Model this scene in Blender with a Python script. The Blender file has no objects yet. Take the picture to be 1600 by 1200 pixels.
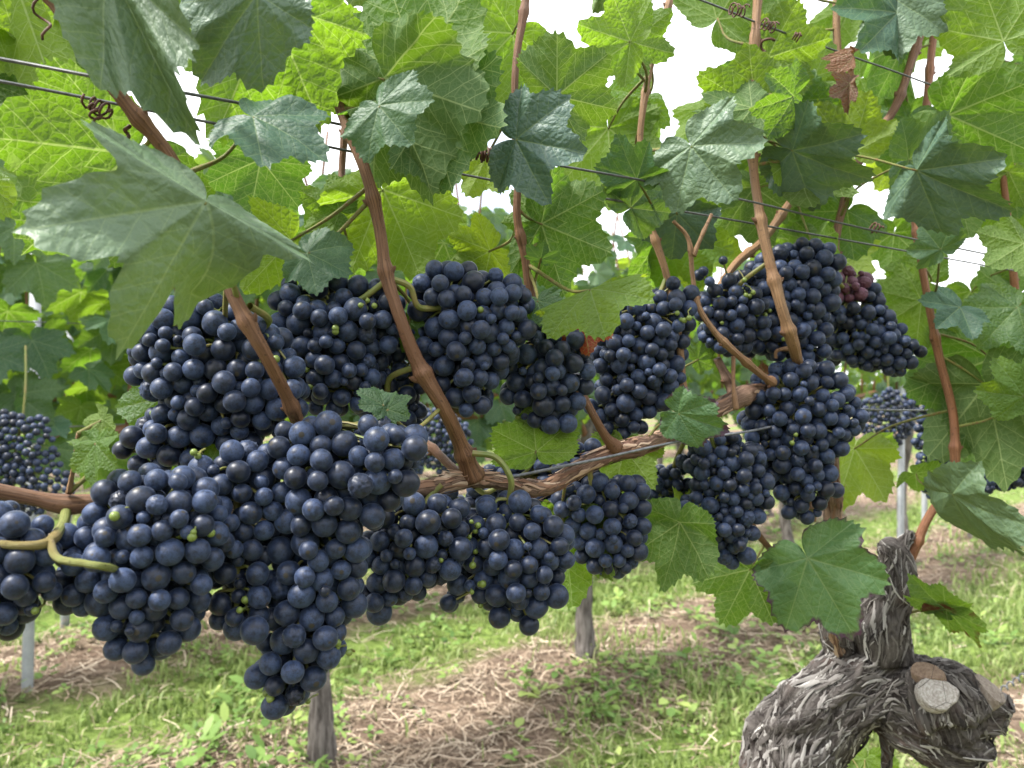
import bpy, math, random
import numpy as np
from mathutils import Vector, Matrix, Quaternion, noise

random.seed(7)
RNG = np.random.default_rng(7)
SC = bpy.context.scene
COL = SC.collection
R = math.radians

# ------------------------------------------------------------------ camera
H = 0.90                      # eye height over the ground
FPX = 1200.0                  # focal length in photo pixels (1600 wide)
cam_d = bpy.data.cameras.new('camera')
cam_d.sensor_width = 36.0
cam_d.lens = 36.0 * FPX / 1600.0
cam_d.clip_start = 0.02
cam_d.clip_end = 2000.0
cam_d.dof.use_dof = True
cam_d.dof.focus_distance = 0.45
cam_d.dof.aperture_fstop = 14.0
cam = bpy.data.objects.new('camera', cam_d)
cam.location = (0, 0, H)
cam.rotation_euler = (R(90), 0, 0)
COL.objects.link(cam)
SC.camera = cam

# ------------------------------------------------------------------ world, sun, exposure
SUN_EL, SUN_AZ = R(58), R(-105)      # azimuth measured from +Y (away from camera), negative = to the left
W = bpy.data.worlds.new('World')
SC.world = W
W.use_nodes = True
wt = W.node_tree
for n in list(wt.nodes):
    wt.nodes.remove(n)
def wn(t):
    return wt.nodes.new(t)
w_out = wn('ShaderNodeOutputWorld'); w_bg = wn('ShaderNodeBackground'); w_sky = wn('ShaderNodeTexSky')
w_sky.sky_type = 'NISHITA'; w_sky.sun_disc = False
w_sky.sun_elevation = SUN_EL; w_sky.sun_rotation = SUN_AZ
w_sky.air_density = 1.0; w_sky.dust_density = 2.0
w_tc = wn('ShaderNodeTexCoord'); w_no = wn('ShaderNodeTexNoise')
w_no.inputs['Scale'].default_value = 2.6; w_no.inputs['Detail'].default_value = 6.0
w_rp = wn('ShaderNodeMapRange'); w_rp.interpolation_type = 'SMOOTHSTEP'
w_rp.inputs['From Min'].default_value = 0.34; w_rp.inputs['From Max'].default_value = 0.50
w_rp.inputs['To Min'].default_value = 0.35; w_rp.inputs['To Max'].default_value = 1.0
w_mx = wn('ShaderNodeMix'); w_mx.data_type = 'RGBA'
w_mx.inputs[7].default_value = (9.2, 9.3, 9.6, 1)      # bright cloud
wt.links.new(w_tc.outputs['Generated'], w_no.inputs['Vector'])
wt.links.new(w_no.outputs['Fac'], w_rp.inputs['Value'])
wt.links.new(w_rp.outputs['Result'], w_mx.inputs[0])
wt.links.new(w_sky.outputs['Color'], w_mx.inputs[6])
wt.links.new(w_mx.outputs[2], w_bg.inputs['Color'])
w_bg.inputs['Strength'].default_value = 0.10
wt.links.new(w_bg.outputs['Background'], w_out.inputs['Surface'])

sun_d = bpy.data.lights.new('sun', 'SUN')
sun_d.energy = 3.4
sun_d.angle = R(8)
sun_d.color = (1.0, 0.96, 0.9)
sun = bpy.data.objects.new('sun', sun_d)
sd = Vector((math.sin(SUN_AZ) * math.cos(SUN_EL), math.cos(SUN_AZ) * math.cos(SUN_EL), math.sin(SUN_EL)))
sun.rotation_euler = sd.to_track_quat('Z', 'Y').to_euler()
COL.objects.link(sun)

SC.view_settings.view_transform = 'Standard'
SC.view_settings.look = 'None'
SC.view_settings.exposure = 1.58
SC.view_settings.gamma = 1.0
SC.view_settings.use_curve_mapping = False
SC.cycles.max_bounces = 4
SC.cycles.diffuse_bounces = 3
SC.cycles.glossy_bounces = 2
SC.cycles.transmission_bounces = 4
SC.cycles.transparent_max_bounces = 8

# ------------------------------------------------------------------ geometry of the place
def rowz(px):                       # depth of the near trellis row as it recedes to the right
    return 1.0 / (3.0 - 0.00111 * px)
def P(px, py, z):
    return Vector(((px - 800.0) / FPX * z, z, H - (py - 600.0) / FPX * z))
ROW_D = Vector((0.77, 0.638, 0)).normalized()
ROW_N = Vector((-0.638, 0.77, 0)).normalized()
ROW2_0 = Vector((-0.446, 1.785, 0))

WM = {}                             # world matrices of what is placed
def link(o, parent=None, M=None):
    M = M if M is not None else Matrix.Identity(4)
    COL.objects.link(o)
    if parent is not None:
        o.parent = parent
        o.matrix_basis = WM[parent.name].inverted() @ M
    else:
        o.matrix_basis = M
    WM[o.name] = M
    return o
def tag(o, label=None, cat=None, group=None, kind=None):
    if label: o['label'] = label
    if cat: o['category'] = cat
    if group: o['group'] = group
    if kind: o['kind'] = kind
    return o
def empty(name, loc):
    o = bpy.data.objects.new(name, None)
    o.empty_display_size = 0.02
    return link(o, None, Matrix.Translation(loc))

def fast_mesh(name, V, F, mat=None, uvs=None, attrs=None, smooth=True):
    """V (n,3), F (m,k) arrays -> mesh.  uvs: {name: (n,2) per vertex}, attrs: {name: (n,) float per vertex}"""
    V = np.asarray(V, np.float32); F = np.asarray(F, np.int32)
    me = bpy.data.meshes.new(name)
    k = F.shape[1]
    me.vertices.add(len(V)); me.vertices.foreach_set('co', V.ravel())
    me.loops.add(F.size); me.loops.foreach_set('vertex_index', F.ravel())
    me.polygons.add(len(F))
    me.polygons.foreach_set('loop_start', np.arange(0, F.size, k, dtype=np.int32))
    if smooth:
        me.polygons.foreach_set('use_smooth', np.ones(len(F), bool))
    for un, u in (uvs or {}).items():
        l = me.uv_layers.new(name=un)
        l.data.foreach_set('uv', np.asarray(u, np.float32)[F.ravel()].ravel())
    for an, a in (attrs or {}).items():
        t = me.attributes.new(an, 'FLOAT', 'POINT')
        t.data.foreach_set('value', np.asarray(a, np.float32))
    me.update(calc_edges=True)
    me.validate()
    if mat: me.materials.append(mat)
    return me
def mobj(name, me, parent=None, M=None):
    return link(bpy.data.objects.new(name, me), parent, M)

def smooth_path(pts, rad, n):
    """Catmull-Rom through points, n samples per span"""
    pts = [np.array(p, float) for p in pts]
    if len(pts) < 3:
        n = max(n, 2)
    Q = [2 * pts[0] - pts[1]] + pts + [2 * pts[-1] - pts[-2]]
    rr = [rad[0]] + list(rad) + [rad[-1]]
    out, ro = [], []
    for i in range(1, len(Q) - 2):
        for j in range(n):
            t = j / n
            a, b, c, d = Q[i-1], Q[i], Q[i+1], Q[i+2]
            out.append(.5 * (2*b + (c-a)*t + (2*a-5*b+4*c-d)*t*t + (3*b-a-3*c+d)*t**3))
            ro.append(rr[i] * (1-t) + rr[i+1] * t)
    out.append(pts[-1]); ro.append(rad[-1])
    return np.array(out), np.array(ro)

def sweep(path, rad, sides=8, jitter=0.0, seed=0, caps=True):
    """tube along path -> V, F (quads), uv(angle 0..1, length m)"""
    path = np.asarray(path, float); rad = np.asarray(rad, float)
    n = len(path)
    T = np.gradient(path, axis=0)
    T /= np.linalg.norm(T, axis=1)[:, None] + 1e-12
    up = np.array([0, 0, 1.0]) if abs(T[0][2]) < .9 else np.array([1.0, 0, 0])
    N = np.cross(T[0], up); N /= np.linalg.norm(N)
    Ns = [N]
    for i in range(1, n):
        v = Ns[-1] - T[i] * np.dot(Ns[-1], T[i])
        Ns.append(v / (np.linalg.norm(v) + 1e-12))
    Ns = np.array(Ns); B = np.cross(T, Ns)
    ang = np.linspace(0, 2*np.pi, sides + 1)      # duplicated seam for clean uv
    L = np.concatenate([[0], np.cumsum(np.linalg.norm(np.diff(path, axis=0), axis=1))])
    rg = np.random.default_rng(seed)
    rr = np.repeat(rad[:, None], sides + 1, 1)
    if jitter:
        j = 1 + jitter * rg.standard_normal((n, sides + 1)); j[:, -1] = j[:, 0]
        rr = rr * j
    V = path[:, None, :] + rr[..., None] * (np.cos(ang)[None, :, None] * Ns[:, None, :] + np.sin(ang)[None, :, None] * B[:, None, :])
    V = V.reshape(-1, 3)
    uv = np.stack([np.tile(ang / (2*np.pi), n), np.repeat(L, sides + 1)], 1)
    i = np.arange(n - 1)[:, None] * (sides + 1); j = np.arange(sides)[None, :]
    a = (i + j).ravel()
    F = np.stack([a, a + 1, a + sides + 2, a + sides + 1], 1)
    if caps:
        c0, c1 = len(V), len(V) + 1
        V = np.vstack([V, path[0], path[-1]])
        uv = np.vstack([uv, [0, 0], [0, L[-1]]])
        k = np.arange(sides)
        F = np.vstack([F, np.stack([k + 1, k, np.full(sides, c0), np.full(sides, c0)], 1),
                       np.stack([(n-1)*(sides+1) + k, (n-1)*(sides+1) + k + 1, np.full(sides, c1), np.full(sides, c1)], 1)])
    return V, F, uv
def quads_clean(F):
    return F
def tube_mesh(name, path, rad, sides, mat, jitter=0, seed=0):
    V, F, uv = sweep(path, rad, sides, jitter, seed, caps=False)
    n = len(path)
    # close the ends with a small tapered ring instead of fans (keeps quads)
    e0 = np.asarray(path[0]) + (V[:sides+1] - np.asarray(path[0])) * 0.02
    e1 = np.asarray(path[-1]) + (V[(n-1)*(sides+1):n*(sides+1)] - np.asarray(path[-1])) * 0.02
    b = len(V)
    V = np.vstack([V, e0, e1]); uv = np.vstack([uv, uv[:sides+1], uv[(n-1)*(sides+1):n*(sides+1)]])
    k = np.arange(sides)
    F = np.vstack([F, np.stack([b+k, b+k+1, k+1, k], 1),
                   np.stack([(n-1)*(sides+1)+k, (n-1)*(sides+1)+k+1, b+sides+1+k+1, b+sides+1+k], 1)])
    return fast_mesh(name, V, F, mat, uvs={'UVMap': uv})
def join_tubes(name, tubes, mat, attrs=None):
    Vs, Fs, Us, o = [], [], [], 0
    for V, F, uv in tubes:
        Vs.append(V); Fs.append(F + o); Us.append(uv); o += len(V)
    return fast_mesh(name, np.vstack(Vs), np.vstack(Fs), mat, uvs={'UVMap': np.vstack(Us)})

# ------------------------------------------------------------------ material helpers
class NT:
    def __init__(s, name):
        s.m = bpy.data.materials.new(name); s.m.use_nodes = True
        s.t = s.m.node_tree
        for n in list(s.t.nodes): s.t.nodes.remove(n)
        s.out = s.t.nodes.new('ShaderNodeOutputMaterial')
    def n(s, typ, **kw):
        x = s.t.nodes.new(typ)
        for k, v in kw.items(): setattr(x, k, v)
        return x
    def put(s, sock, v):
        if v is None: return
        if hasattr(v, 'is_output'): s.t.links.new(v, sock)
        else: sock.default_value = v
    def math(s, op, a, b=None, c=None, clamp=False):
        x = s.n('ShaderNodeMath', operation=op); x.use_clamp = clamp
        s.put(x.inputs[0], a); s.put(x.inputs[1], b)
        if c is not None: s.put(x.inputs[2], c)
        return x.outputs[0]
    def rng(s, v, a, b, c=0.0, d=1.0, smooth=True):
        x = s.n('ShaderNodeMapRange'); x.interpolation_type = 'SMOOTHSTEP' if smooth else 'LINEAR'
        s.put(x.inputs['Value'], v); s.put(x.inputs['From Min'], a); s.put(x.inputs['From Max'], b)
        s.put(x.inputs['To Min'], c); s.put(x.inputs['To Max'], d)
        return x.outputs['Result']
    def mix(s, f, a, b, mode='MIX'):
        x = s.n('ShaderNodeMix', data_type='RGBA', blend_type=mode)
        s.put(x.inputs[0], f); s.put(x.inputs[6], a); s.put(x.inputs[7], b)
        return x.outputs[2]
    def noise(s, vec, scale, detail=3.0, rough=.55, dim=None):
        x = s.n('ShaderNodeTexNoise'); s.put(x.inputs['Vector'], vec)
        x.inputs['Scale'].default_value = scale; x.inputs['Detail'].default_value = detail; x.inputs['Roughness'].default_value = rough
        return x.outputs['Fac']
    def voro(s, vec, scale, feature='F1', rnd=1.0):
        x = s.n('ShaderNodeTexVoronoi', feature=feature); s.put(x.inputs['Vector'], vec)
        x.inputs['Scale'].default_value = scale; x.inputs['Randomness'].default_value = rnd
        return x.outputs['Distance']
    def bump(s, h, strength=.5, dist=.001, normal=None):
        x = s.n('ShaderNodeBump'); s.put(x.inputs['Height'], h)
        x.inputs['Strength'].default_value = strength; x.inputs['Distance'].default_value = dist
        if normal is not None: s.put(x.inputs['Normal'], normal)
        return x.outputs['Normal']
    def bsdf(s, **kw):
        x = s.n('ShaderNodeBsdfPrincipled')
        for k, v in kw.items(): s.put(x.inputs[k.replace('_', ' ')], v)
        return x.outputs['BSDF']
    def finish(s, sh):
        s.t.links.new(sh, s.out.inputs['Surface']); return s.m
def rgb(r, g, b): return (r, g, b, 1.0)

def leaf_material(name, top=(.045, .098, .050), under=(.070, .130, .036), trans=(.17, .33, .008), tw=.46,
                  rim=None, rim_at=.8, patch=None, detail=True, patch_at=.62, rough=.52, bstr=.45):
    k = NT(name)
    uvf = k.n('ShaderNodeUVMap', uv_map='flat').outputs['UV']
    oi = k.n('ShaderNodeObjectInfo')
    rnd = oi.outputs['Random']
    geo = k.n('ShaderNodeNewGeometry')
    back = geo.outputs['Backfacing']
    vs = k.n('ShaderNodeVectorMath', operation='ADD')
    cmb = k.n('ShaderNodeCombineXYZ')
    k.put(cmb.inputs[2], k.math('MULTIPLY', rnd, 37.0))
    k.put(vs.inputs[0], uvf); k.put(vs.inputs[1], cmb.outputs[0])
    vec = vs.outputs[0]
    big = k.noise(vec, 2.2, 3.0)
    h = None; vein = None
    if detail:
        uvv = k.n('ShaderNodeUVMap', uv_map='vein').outputs['UV']
        sep = k.n('ShaderNodeSeparateXYZ'); k.put(sep.inputs[0], uvv)
        s_, t_ = sep.outputs[0], sep.outputs[1]
        wob = k.math('MULTIPLY_ADD', k.noise(vec, 5.0, 1.0), .05, -.025)
        t2 = k.math('MAXIMUM', t_, 0.0)
        w1 = k.math('MULTIPLY_ADD', s_, -.011, .016)
        m1 = k.rng(t2, k.math('MULTIPLY', w1, .35), w1, 1.0, 0.0)
        q = k.math('ADD', k.math('MULTIPLY_ADD', t_, -.95, s_), wob)
        d2 = k.math('PINGPONG', q, .0875)
        m2 = k.rng(d2, .002, .008, 1.0, 0.0)
        m2 = k.math('MULTIPLY', m2, k.rng(s_, .05, .16))
        v3 = k.voro(vec, 11.0, 'DISTANCE_TO_EDGE')
        m3 = k.rng(v3, .01, .06, 1.0, 0.0)
        v4 = k.voro(vec, 34.0, 'DISTANCE_TO_EDGE')
        m4 = k.rng(v4, .02, .14, 1.0, 0.0)
        vein = k.math('MAXIMUM', m1, k.math('MULTIPLY', m2, .75))
        vein = k.math('MAXIMUM', vein, k.math('MULTIPLY', m3, .38))
        vein = k.math('MAXIMUM', vein, k.math('MULTIPLY', m4, .13), clamp=True)
        blis = k.rng(k.math('MINIMUM', k.math('MULTIPLY', d2, 1.0), t2), 0.0, .06)
        b3 = k.rng(v3, 0.0, .35)
        h = k.math('ADD', k.math('MULTIPLY', blis, .40), k.math('MULTIPLY', b3, .7))
        h = k.math('ADD', h, k.math('MULTIPLY', k.rng(v4, 0, .4), .22))
        h = k.math('ADD', h, k.math('MULTIPLY', k.noise(vec, 7.0, 2.0), .7))
    hue = k.math('MULTIPLY_ADD', rnd, .9, k.math('MULTIPLY_ADD', big, .8, -.4), clamp=True)
    ctop = k.mix(hue, rgb(top[0]*.75, top[1]*.82, top[2]*.95), rgb(top[0]*1.35, top[1]*1.2, top[2]*.9))
    cund = k.mix(hue, rgb(*under), rgb(under[0]*1.25, under[1]*1.12, under[2]*.9))
    ctr = k.mix(hue, rgb(trans[0]*.72, trans[1]*.85, trans[2]), rgb(trans[0]*1.3, trans[1]*1.1, trans[2]))
    if vein is not None:
        ctop = k.mix(k.math('MULTIPLY', vein, .42), ctop, rgb(.17, .24, .10))
        cund = k.mix(k.math('MULTIPLY', vein, .7), cund, rgb(.26, .33, .13))
        ctr = k.mix(k.math('MULTIPLY', vein, .72), ctr, rgb(.44, .56, .16))
    # small blemishes
    sp = k.rng(k.voro(vec, 5.5, 'F1'), .0, .055, 1.0, 0.0)
    sp = k.math('MULTIPLY', sp, k.rng(k.noise(vec, 1.7, 1.0), .5, .62))
    ctop = k.mix(k.math('MULTIPLY', sp, .6), ctop, rgb(.16, .12, .05))
    ctr = k.mix(k.math('MULTIPLY', sp, .6), ctr, rgb(.16, .12, .04))
    if rim is not None or patch is not None:
        at = k.n('ShaderNodeAttribute', attribute_name='rim').outputs['Fac']
        f = None
        if rim is not None:
            f = k.rng(k.math('ADD', at, k.math('MULTIPLY_ADD', k.noise(vec, 3.0, 4.0), .6, -.3)), rim_at, rim_at + .1)
            c = rim
        else:
            f = k.rng(k.noise(vec, 1.9, 6.0, .65), patch_at - .09, patch_at + .05, 0, .92)
            c = patch
        rd = rgb(*c)
        ctop = k.mix(f, ctop, rd); cund = k.mix(f, cund, rgb(c[0]*1.2, c[1]*1.1, c[2]))
        ctr = k.mix(f, ctr, rgb(c[0]*1.6, c[1]*1.1, c[2]))
    cb = k.mix(back, ctop, cund)
    nrm = k.bump(h, bstr, .0018) if h is not None else None
    ro = k.math('MULTIPLY_ADD', back, .18, k.math('MULTIPLY_ADD', big, .16, rough - .06))
    pr = k.bsdf(Base_Color=cb, Roughness=ro, Specular_IOR_Level=.42, Normal=nrm)
    tr = k.n('ShaderNodeBsdfTranslucent'); k.put(tr.inputs['Color'], ctr)
    if nrm is not None: k.put(tr.inputs['Normal'], nrm)
    mx = k.n('ShaderNodeMixShader'); mx.inputs[0].default_value = tw
    k.t.links.new(pr, mx.inputs[1]); k.t.links.new(tr.outputs[0], mx.inputs[2])
    return k.finish(mx.outputs[0])

def berry_material(name, skin=(.0014, .0016, .004), bloom=(.030, .049, .108), amt=1.0):
    k = NT(name)
    oc = k.n('ShaderNodeTexCoord').outputs['Object']
    rnd = k.n('ShaderNodeObjectInfo').outputs['Random']
    cmb = k.n('ShaderNodeCombineXYZ'); k.put(cmb.inputs[0], k.math('MULTIPLY', rnd, 91.0)); k.put(cmb.inputs[1], k.math('MULTIPLY', rnd, 53.0))
    va = k.n('ShaderNodeVectorMath', operation='ADD'); k.put(va.inputs[0], oc); k.put(va.inputs[1], cmb.outputs[0])
    v = va.outputs[0]
    n1 = k.noise(v, 1.7, 4.0, .65)
    n2 = k.noise(v, 7.0, 5.0, .7)
    rub = k.rng(n1, .34, .60)                                  # where the bloom has not been rubbed off
    speck = k.rng(n2, .36, .52)                                # dark freckles
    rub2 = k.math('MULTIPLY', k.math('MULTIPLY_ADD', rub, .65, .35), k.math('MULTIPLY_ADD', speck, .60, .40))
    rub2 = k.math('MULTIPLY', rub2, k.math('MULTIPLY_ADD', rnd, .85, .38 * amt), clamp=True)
    sep = k.n('ShaderNodeSeparateXYZ'); k.put(sep.inputs[0], oc)
    scar = k.rng(k.math('ADD', sep.outputs[2], k.math('MULTIPLY_ADD', n2, .02, -.01)), .988, .997)
    fine = k.noise(v, 30.0, 2.0)
    bl = k.mix(k.math('MULTIPLY', fine, .5), rgb(*bloom), rgb(bloom[0]*1.25, bloom[1]*1.22, bloom[2]*1.15))
    c = k.mix(rub2, rgb(*skin), bl)
    c = k.mix(scar, c, rgb(.030, .026, .022))
    ro = k.math('MULTIPLY_ADD', rub2, .22, .36)
    nrm = k.bump(k.math('MULTIPLY_ADD', n2, .5, k.math('MULTIPLY', fine, .2)), .12, .0006)
    return k.finish(k.bsdf(Base_Color=c, Roughness=ro, Specular_IOR_Level=.36, Sheen_Weight=.16, Sheen_Roughness=.4,
                           Sheen_Tint=rgb(.6, .72, 1.0), Normal=nrm))

def simple_material(name, c1, c2, scale=40, rough=.6, bump=.3, coord='Object', stretch=None, spec=.4, sss=0.0, dist=.001):
    k = NT(name)
    v = k.n('ShaderNodeTexCoord').outputs[coord]
    if stretch:
        mp = k.n('ShaderNodeMapping'); k.put(mp.inputs['Vector'], v); mp.inputs['Scale'].default_value = stretch; v = mp.outputs[0]
    n1 = k.noise(v, scale, 5.0, .6)
    c = k.mix(k.rng(n1, .3, .7), rgb(*c1), rgb(*c2))
    kw = dict(Base_Color=c, Roughness=rough, Specular_IOR_Level=spec)
    if bump: kw['Normal'] = k.bump(n1, bump, dist)
    return k.finish(k.bsdf(**kw))

def cane_material(name, a, b, c, rough=.5, peel=0.0):
    """ribbed one-year wood: streaks run along the cane (UV: around, along in metres)"""
    k = NT(name)
    uv = k.n('ShaderNodeUVMap', uv_map='UVMap').outputs['UV']
    sp = k.n('ShaderNodeSeparateXYZ'); k.put(sp.inputs[0], uv)
    ang = k.math('MULTIPLY', sp.outputs[0], 2*math.pi)
    cb = k.n('ShaderNodeCombineXYZ')
    k.put(cb.inputs[0], k.math('MULTIPLY', k.math('COSINE', ang), 1.0)); k.put(cb.inputs[1], k.math('MULTIPLY', k.math('SINE', ang), 1.0))
    k.put(cb.inputs[2], k.math('MULTIPLY', sp.outputs[1], 9.0))
    v = cb.outputs[0]
    st = k.noise(v, 5.5, 5.0, .65)
    oc = k.n('ShaderNodeTexCoord').outputs['Object']
    big = k.noise(oc, 22.0, 3.0)
    sm = k.noise(oc, 420.0, 2.0)
    col = k.mix(k.rng(st, .32, .68), rgb(*a), rgb(*b))
    col = k.mix(k.rng(big, .45, .7), col, rgb(*c))
    col = k.mix(k.math('MULTIPLY', k.rng(sm, .62, .7), .5), col, rgb(.03, .015, .01))
    hgt = k.math('MULTIPLY_ADD', sm, .12, st)
    return k.finish(k.bsdf(Base_Color=col, Roughness=rough, Specular_IOR_Level=.28, Normal=k.bump(hgt, .75, .0014 + peel)))

M_LEAF = leaf_material('vine_leaf')
M_LEAF_GREY = leaf_material('vine_leaf_blue_green', top=(.066, .118, .084), rough=.48, tw=.07, bstr=.30)
M_LEAF_DARK = leaf_material('vine_leaf_dark', top=(.038, .092, .056), under=(.045, .10, .028), trans=(.15, .30, .010), tw=.28, bstr=.2)
M_LEAF_YEL = leaf_material('vine_leaf_light', top=(.075, .155, .035), under=(.11, .18, .04), trans=(.27, .43, .012), tw=.55)
M_LEAF_PURP = leaf_material('vine_leaf_purple_rim', rim=(.060, .030, .050), rim_at=.93, top=(.065, .145, .060), tw=.25, bstr=.35)
M_LEAF_RED = leaf_material('vine_leaf_red_patch', patch=(.085, .020, .018), patch_at=.60)
M_LEAF_ALLRED = leaf_material('vine_leaf_autumn_red', top=(.12, .018, .014), under=(.16, .03, .02), trans=(.38, .035, .012), tw=.45)
M_LEAF_BROWN = leaf_material('dead_leaf', top=(.13, .058, .034), under=(.16, .075, .045), trans=(.25, .07, .03), tw=.2)
M_LEAF_FAR = leaf_material('far_vine_leaf', top=(.040, .095, .042), trans=(.22, .37, .02), tw=.36, detail=False, rough=.45)
M_BERRY = berry_material('grape_skin')
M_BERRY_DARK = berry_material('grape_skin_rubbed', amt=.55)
M_BERRY_RED = berry_material('grape_skin_red', skin=(.05, .008, .018), bloom=(.12, .05, .08))
M_UNRIPE = simple_material('unripe_berry_green', (.11, .16, .03), (.17, .22, .05), 6, .4, .0)
M_STEM = simple_material('grape_stalk_green', (.12, .16, .035), (.20, .17, .06), 90, .5, .2)
M_PETIOLE = cane_material('petiole_green', (.14, .17, .04), (.20, .20, .06), (.20, .11, .05))
M_CANE = cane_material('cane_brown', (.085, .042, .023), (.215, .112, .060), (.145, .072, .039))
M_CANE_TAN = cane_material('cane_tan', (.15, .085, .045), (.30, .18, .095), (.21, .115, .06))
M_CANE_RED = cane_material('cane_orange', (.14, .058, .030), (.29, .135, .068), (.21, .09, .045))
M_ARM = cane_material('arm_peeling_bark', (.075, .042, .030), (.28, .185, .13), (.16, .085, .060), rough=.7, peel=.0018)
M_WIRE = simple_material('wire_dark', (.05, .055, .06), (.11, .115, .12), 300, .45, .1)
M_WIRE_GALV = simple_material('wire_galvanised', (.09, .095, .105), (.17, .18, .20), 300, .4, .1)
M_TENDRIL = simple_material('tendril_dry', (.045, .022, .014), (.11, .05, .03), 300, .7, .3)
M_POST = simple_material('post_galvanised', (.22, .235, .25), (.32, .335, .35), 25, .45, .05)

# ------------------------------------------------------------------ ground
ROWS_N = [ROW2_0.dot(ROW_N) + d for d in (-1.26, 0.0, 1.15, 2.30, 3.45, 4.6, 5.75, 6.9)]
def strip_factor(n):
    """1 near a vine row (bare, straw covered strip), 0 in the grassed alley.  n: array of distances along ROW_N"""
    f = np.zeros_like(n)
    for r in ROWS_N:
        f = np.maximum(f, np.clip(1.55 - np.abs(n - r) / 0.30, 0, 1))
    return f
def vnoise(x, y, s, seed=0.0):
    return np.array([noise.noise(Vector((a * s + seed, b * s - seed, seed * .37))) for a, b in zip(x, y)])

def build_ground():
    k = NT('ground_soil_and_straw')
    pos = k.n('ShaderNodeNewGeometry').outputs['Position']
    dn = k.n('ShaderNodeVectorMath', operation='DOT_PRODUCT'); k.put(dn.inputs[0], pos); dn.inputs[1].default_value = ROW_N
    nn = dn.outputs['Value']
    f = None
    ph = k.math('SUBTRACT', nn, ROW2_0.dot(ROW_N))
    dd = k.math('PINGPONG', k.math('ADD', ph, 115.0), .575)
    f = k.rng(k.math('ADD', dd, k.math('MULTIPLY_ADD', k.noise(pos, 3.0, 4.0), .5, -.25)), .22, .46)
    straw = k.mix(k.rng(k.noise(pos, 45.0, 6.0, .7), .35, .65), rgb(.085, .058, .042), rgb(.29, .215, .155))
    straw = k.mix(k.rng(k.noise(pos, 5.0, 3.0), .45, .65), straw, rgb(.17, .12, .088))
    green = k.mix(k.rng(k.noise(pos, 28.0, 6.0, .7), .35, .65), rgb(.075, .115, .022), rgb(.20, .28, .065))
    c = k.mix(f, straw, green)
    hh = k.math('ADD', k.noise(pos, 60.0, 6.0, .7), k.math('MULTIPLY', k.noise(pos, 9.0, 3.0), 1.5))
    m = k.finish(k.bsdf(Base_Color=c, Roughness=.9, Specular_IOR_Level=.15, Normal=k.bump(hh, .9, .02)))
    # one sheet: fine grid near the camera growing to the horizon
    a = np.concatenate([[-400, -120, -40, -15], np.arange(-8, 12.01, .16), [16, 26, 50, 120, 400]])
    b = np.concatenate([[-300, -60, -10], np.arange(-2, 14.01, .16), [20, 32, 60, 150, 500, 900]])
    X, Y = np.meshgrid(a, b)
    x, y = X.ravel(), Y.ravel()
    near = (np.abs(x) < 13) & (y > -3) & (y < 15)
    z = np.zeros(len(x))
    z[near] = .022 * vnoise(x[near], y[near], 1.7, 3.1) + .016 * vnoise(x[near], y[near], 5.0, 8.2)
    z[near] += .03 * strip_factor(x[near]*ROW_N.x + y[near]*ROW_N.y)
    V = np.stack([x, y, z], 1)
    w = len(a)
    i, j = np.meshgrid(np.arange(len(b)-1), np.arange(w-1), indexing='ij')
    q = (i*w + j).ravel()
    F = np.stack([q, q+1, q+w+1, q+w], 1)
    o = mobj('ground', fast_mesh('ground', V, F, m))
    tag(o, 'vineyard ground of soil with dry straw strips and green alleys', kind='structure')
build_ground()
def gz(x, y):
    n = x*ROW_N.x + y*ROW_N.y
    return .022*vnoise(x, y, 1.7, 3.1) + .016*vnoise(x, y, 5.0, 8.2) + .03*strip_factor(n)

def scatter(n, zmin=.75, zmax=11.0, power=1.0, seed=1):
    """points on the ground inside the field of view, thinning with distance"""
    rg = np.random.default_rng(seed)
    u = rg.random(n)
    z = zmin * (zmax / zmin) ** (u ** power)
    x = z * (rg.random(n) * 1.75 - .875)
    return x, z
def attr_material(name, stops, rough=.6, trans=None, attr='tone'):
    k = NT(name)
    at = k.n('ShaderNodeAttribute', attribute_name=attr).outputs['Fac']
    rp = k.n('ShaderNodeValToRGB'); k.put(rp.inputs[0], at)
    el = rp.color_ramp.elements
    el[0].position = stops[0][0]; el[0].color = rgb(*stops[0][1])
    el[1].position = stops[-1][0]; el[1].color = rgb(*stops[-1][1])
    for p, c in stops[1:-1]:
        e = el.new(p); e.color = rgb(*c)
    pr = k.bsdf(Base_Color=rp.outputs[0], Roughness=rough, Specular_IOR_Level=.3)
    if trans:
        tr = k.n('ShaderNodeBsdfTranslucent'); k.put(tr.inputs['Color'], rp.outputs[0])
        mx = k.n('ShaderNodeMixShader'); mx.inputs[0].default_value = trans
        k.t.links.new(pr, mx.inputs[1]); k.t.links.new(tr.outputs[0], mx.inputs[2])
        pr = mx.outputs[0]
    return k.finish(pr)

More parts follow.
